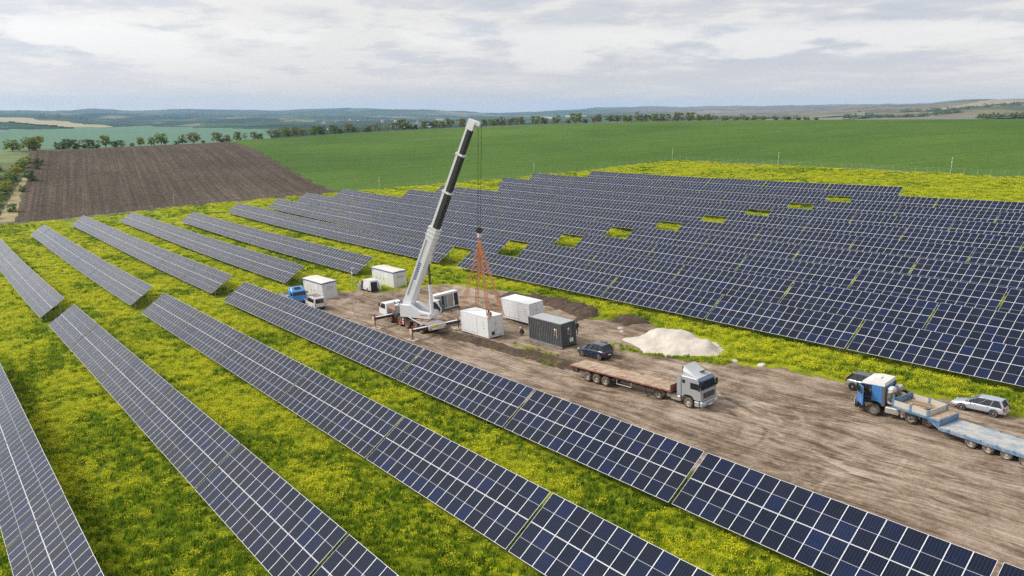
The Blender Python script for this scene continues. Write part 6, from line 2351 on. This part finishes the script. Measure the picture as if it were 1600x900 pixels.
def fence():
    t = thing('perimeter_fence', 'thin wire fence with pale posts between the meadow and the fields', 'fence', (FENCE[6][0], FENCE[6][1], gz1(*FENCE[6])))
    b = Vector(t.location)
    posts, wires = MB(), MB()
    P = [np.array(p) for p in FENCE]
    for a, c in zip(P, P[1:]):
        n = max(1, int(np.linalg.norm(c - a) / 3.2))
        prev = None
        for i in range(n + 1):
            q = a + (c - a) * i / n
            z = gz1(q[0], q[1])
            v = Vector((q[0], q[1], z)) - b
            posts.box((v.x, v.y, v.z + .7), (.035, .035, 1.4))
            if prev is not None:
                for hh in (.35, .9, 1.4):
                    wires.bar(prev + Vector((0, 0, hh)), v + Vector((0, 0, hh)), .012, .012)
            prev = v
    tag(posts.build('posts', GALV_L, t), kind='stuff')
    tag(wires.build('wires', GALV_L, t), kind='stuff')


fence()


def pole(label, x, y, h, lamp=True):
    t = thing('lamp_pole', label, 'pole', (x, y, gz1(x, y)), group='slim poles along the fence')
    MB().cyl((0, 0, -.2), (0, 0, h), .085, 10, r2=.06).build('mast', GALV_L, t)
    if lamp:
        MB().box((.0, .18, h), (.16, .5, .12), .03).build('camera_arm', WHITE_P, t)
        MB().box((0, 0, h * .72), (.2, .2, .3), .02).build('junction_box', WHITE_P, t)


pole('slim pole at the corner where the fence turns, middle of the field edge', -188.6, 221.0, 4.0)
pole('slim pole on the right fence line above the panel rows', -143.2, 218.5, 3.9)
pole('tallest slim pole on the fence near the right photo edge', -89.0, 212.9, 4.2)
pole('slim pole at the fence below the green field, left of the boom', -229.5, 123.4, 3.9)
pole('slim pole in front of the ploughed field', -257.8, 66.0, 3.9)
pole('slim pole above the left end of the upper panel rows', -213.0, 176.0, 3.6)
pole('slim grey pole in front of a panel row between the two kiosks', -110.6, 54.0, 2.9, True)

# ------------------------------------------------------------------ people


def person(label, x, y, heading, pose, jacket, legs, hat=None, z=None):
    """one continuous figure grown over a skeleton; joints in metres, x forward"""
    J = {'pelvis': (0, 0, .95), 'spine': (.01, 0, 1.15), 'chest': (.02, 0, 1.36), 'neck': (.02, 0, 1.52), 'head0': (.03, 0, 1.60), 'head1': (.03, 0, 1.74)}
    for s, n in ((1, 'l'), (-1, 'r')):
        J.update({'sh' + n: (.0, s * .19, 1.43), 'el' + n: (-.02, s * .26, 1.15), 'wr' + n: (.08, s * .25, .92), 'ha' + n: (.11, s * .245, .83), 'hip' + n: (0, s * .10, .90), 'kn' + n: (.03, s * .11, .50), 'an' + n: (-.02, s * .12, .09), 'to' + n: (.16, s * .13, .05)})
    J.update(pose)
    names = list(J)
    E = [('pelvis', 'spine'), ('spine', 'chest'), ('chest', 'neck'), ('neck', 'head0'), ('head0', 'head1')]
    for n in 'lr':
        E += [('chest', 'sh' + n), ('sh' + n, 'el' + n), ('el' + n, 'wr' + n), ('wr' + n, 'ha' + n), ('pelvis', 'hip' + n), ('hip' + n, 'kn' + n), ('kn' + n, 'an' + n), ('an' + n, 'to' + n)]
    Rr = {'pelvis': .15, 'spine': .14, 'chest': .16, 'neck': .06, 'head0': .09, 'head1': .085, 'sh': .075, 'el': .055, 'wr': .04, 'ha': .045, 'hip': .10, 'kn': .07, 'an': .05, 'to': .045}
    me = bpy.data.meshes.new('person')
    me.from_pydata([J[n] for n in names], [(names.index(a), names.index(b)) for a, b in E], [])
    tmp = bpy.data.objects.new('tmp_person', me)
    COL.objects.link(tmp)
    md = tmp.modifiers.new('skin', 'SKIN')
    md.use_smooth_shade = True
    for i, n in enumerate(names):
        sv_ = me.skin_vertices[0].data[i]
        r_ = Rr.get(n, Rr.get(n[:-1], .06))
        sv_.radius = (r_, r_ * (1.25 if n in ('pelvis', 'chest', 'spine') else 1))
        sv_.use_root = (n == 'pelvis')
    tmp.modifiers.new('sub', 'SUBSURF').levels = 1
    dg = bpy.context.evaluated_depsgraph_get()
    ev = bpy.data.meshes.new_from_object(tmp.evaluated_get(dg))
    bpy.data.objects.remove(tmp)
    ev.name = 'person'
    SKIN = M('skin', (.50, .32, .23), .6)
    ev.materials.clear()
    for m in (jacket, legs, SKIN, BLACK):
        ev.materials.append(m)
    jp = {n: Vector(J[n]) for n in names}
    for f in ev.polygons:
        c = Vector(f.center)
        near = min(names, key=lambda n: (jp[n] - c).length / (1.4 if n in ('chest', 'spine', 'pelvis') else 1))
        f.material_index = 2 if near.startswith(('head', 'ha')) or near == 'neck' and c.z > jp['neck'].z + .02 else 3 if near[:2] in ('an', 'to') else 1 if near[:2] in ('hi', 'kn') or near == 'pelvis' else 0
    t = put('person', ev)
    tag(t, label, 'person')
    hc = (Vector(J['head0']) + Vector(J['head1'])) / 2
    up = (Vector(J['head1']) - Vector(J['head0'])).normalized()
    q = up.to_track_quat('Z', 'Y').to_matrix().to_4x4()
    if hat:
        m = MB()
        m.lathe([(.03, .135), (.03, .115), (.09, .108), (.145, .07), (.165, .001)], 16, axis='z')
        o = m.build('helmet', hat, t, smooth=True)
    else:
        m = MB()
        m.lathe([(-.02, .10), (.05, .112), (.12, .09), (.15, .05), (.16, .001)], 14, axis='z')
        o = m.build('hair', M('dark_hair', (.03, .022, .016), .8), t, smooth=True)
    o.matrix_local = Matrix.Translation(hc) @ q
    if z is None:
        place(t, x, y, heading, .3, .3, level=0)
    else:
        t.location = (x, y, z)
        t.rotation_euler = (0, 0, R(heading))
        t.scale = (K, K, K)
    return t


C_RED = M('red_trousers', (.42, .035, .05), .8)
C_GREY = M('grey_jacket', (.13, .13, .16), .8)
C_BLACK = M('black_clothes', (.016, .016, .02), .85)
C_NAVY = M('navy_clothes', (.03, .04, .075), .85)
HELM = M('white_helmet', (.78, .78, .76), .35)
C_ORG = M('hivis_orange', (.75, .22, .05), .7)
CROUCH = {'pelvis': (-.12, 0, .38), 'spine': (-.02, 0, .55), 'chest': (.14, 0, .72), 'neck': (.24, 0, .84), 'head0': (.29, 0, .90), 'head1': (.37, 0, 1.0)}
for s_, n_ in ((1, 'l'), (-1, 'r')):
    CROUCH.update({'sh' + n_: (.16, s_ * .19, .76), 'el' + n_: (.30, s_ * .24, .52), 'wr' + n_: (.46, s_ * .16, .36), 'ha' + n_: (.53, s_ * .13, .30), 'hip' + n_: (-.10, s_ * .11, .36), 'kn' + n_: (.27, s_ * .18, .42), 'an' + n_: (.02, s_ * .16, .09), 'to' + n_: (.20, s_ * .18, .05)})
roofA = yard_z(-71.75, 51.55) + .12 + 2.75 * K - .02
person('worker in grey jacket and red trousers crouching on the lifted container', -69.35, 50.95, -70, CROUCH, C_GREY, C_RED, z=roofA)
person('worker in black with a white helmet crouching left of the grey container', -67.3, 54.1, 200, CROUCH, C_BLACK, C_BLACK, HELM)
person('worker in dark blue standing behind the grey container', -63.0, 58.6, 160, {}, C_NAVY, C_NAVY)
SIT = {'pelvis': (-.1, 0, .40), 'spine': (-.1, 0, .60), 'chest': (-.08, 0, .82), 'neck': (-.06, 0, .98), 'head0': (-.04, 0, 1.06), 'head1': (-.03, 0, 1.2)}
for s_, n_ in ((1, 'l'), (-1, 'r')):
    SIT.update({'sh' + n_: (-.08, s_ * .19, .88), 'el' + n_: (.08, s_ * .25, .68), 'wr' + n_: (.30, s_ * .2, .72), 'ha' + n_: (.38, s_ * .18, .75), 'hip' + n_: (-.05, s_ * .1, .38), 'kn' + n_: (.35, s_ * .12, .40), 'an' + n_: (.35, s_ * .12, .06), 'to' + n_: (.5, s_ * .13, .03)})
bpy.context.view_layer.update()
seat = TR2.matrix_world @ Vector((.42, 1.22, 1.25))
person('driver in dark clothes leaning out of the open blue truck door', seat.x, seat.y, 215, SIT, C_BLACK, C_NAVY, z=seat.z)

# ------------------------------------------------------------------ far belts of wood


def far_wood(label, a0, d0, a1, d1, n, depth, size, seed):
    r = random.Random(seed)
    vs, fs = [], []
    base = Vector(FAR_Z((a0 + a1) / 2, (d0 + d1) / 2))
    for k in range(n):
        u = r.random()
        x, y, z = FAR_Z(a0 + (a1 - a0) * u + r.uniform(-.1, .1), (d0 + (d1 - d0) * u) + r.uniform(-depth, depth))
        hh = size * r.uniform(.5, 1.15)
        c0 = Vector((x, y, z)) - base
        for q in range(26):
            v = Vector((r.gauss(0, .36), r.gauss(0, .36), abs(r.gauss(.45, .25)))) * hh
            nrm = Vector((r.gauss(0, 1), r.gauss(0, 1), 1.2)).normalized()
            a = nrm.orthogonal().normalized() * hh * r.uniform(.14, .26)
            b = nrm.cross(a)
            i = len(vs)
            vs += [tuple(c0 + v + a), tuple(c0 + v + b), tuple(c0 + v - a), tuple(c0 + v - b)]
            fs.append((i, i + 1, i + 2, i + 3))
    me = bpy.data.meshes.new('far_wood')
    me.from_pydata(vs, [], fs)
    me.materials.append(LEAF['d'])
    o = put('far_wood', me, None, tuple(base))
    tag(o, label, 'wood', kind='stuff')


far_wood('dark belt of trees along the right hillside', 22.5, 1900, 29.5, 2500, 80, 22, 12, 1)
far_wood('dark wood at the right photo edge above the green field', 30.5, 1300, 35.0, 1450, 70, 25, 9, 2)
far_wood('thin row of trees on the far left skyline', -31.0, 5300, -28.0, 5300, 60, 60, 26, 3)
far_wood('belt of trees on the upper right slope', 26.0, 2900, 33.5, 3300, 60, 25, 13, 4)
far_wood('belt of trees across the middle of the right valley', 8.0, 2100, 20.0, 2600, 80, 25, 11, 5)
far_wood('trees along the river below the tree line', -17.0, 1700, -9.0, 1900, 120, 60, 12, 6)

# ------------------------------------------------------------------ far village and masts


def house_mesh(seed, L_, W_, H_, roofc):
    m = MB().b2((-L_ / 2, -W_ / 2, -3), (L_ / 2, W_ / 2, H_))
    m.prism([(-W_ / 2 - .6, H_ + .01), (W_ / 2 + .6, H_ + .01), (0, H_ + W_ * .35)], -L_ / 2 - .6, L_ / 2 + .6, 1, axis='x')
    return m.mesh('house', [M('house_wall', (.50, .49, .46), .8), roofc])


ROOF_R = M('roof_red', (.34, .15, .10), .8)
ROOF_G = M('roof_pale', (.42, .42, .42), .7)
HM = [house_mesh(1, 16, 10, 6, ROOF_R), house_mesh(2, 20, 11, 6, ROOF_G), house_mesh(3, 12, 9, 7, ROOF_R)]
SHED = house_mesh(4, 60, 26, 6, M('shed_roof', (.36, .37, .38), .7))
rr_ = random.Random(5)
AZS = sorted([rr_.uniform(-13.5, -4.5) for _ in range(20)] + [rr_.uniform(1.0, 6.5) for _ in range(6)])
for i, az_ in enumerate(AZS):
    d_ = rr_.uniform(3600, 5200)
    x, y, z = FAR_Z(az_, d_)
    o = put('house', rr_.choice(HM), None, (x, y, z), (0, 0, rr_.uniform(0, 3.1)))
    tag(o, 'tiny pale house in the far valley village, %s from the left' % ordinal(i + 1), 'house', 'houses of the far valley village')
for i, (az_, d_, lab) in enumerate(((2.6, 4700, 'long pale shed left of the others in the far valley'), (4.2, 4900, 'middle one of three pale sheds in the far valley'), (5.0, 4600, 'rightmost pale shed in the far valley behind the trees'))):
    x, y, z = FAR_Z(az_, d_)
    o = put('shed', SHED, None, (x, y, z + 2), (0, 0, .6 + i * .2))
    tag(o, lab, 'shed')
x, y, z = FAR_Z(-29.7, 5200)
for (az_, d_, h_, lab) in ((-30.3, 5600, 60, 'thin radio mast on the far left skyline'), (-16.8, 9000, 75, 'thin radio mast on the skyline above the river'), (-6.0, 9500, 60, 'thin radio mast on the skyline right of the valley hill')):
    x, y, z = FAR_Z(az_, d_)
    t = thing('radio_mast', lab, 'mast', (x, y, z))
    m = MB()
    for a in range(3):
        m.cyl((1.6 * math.cos(a * 2.09), 1.6 * math.sin(a * 2.09), -5), (.6 * math.cos(a * 2.09), .6 * math.sin(a * 2.09), h_), .45, 5)
    m.build('lattice', GALV_L, t)
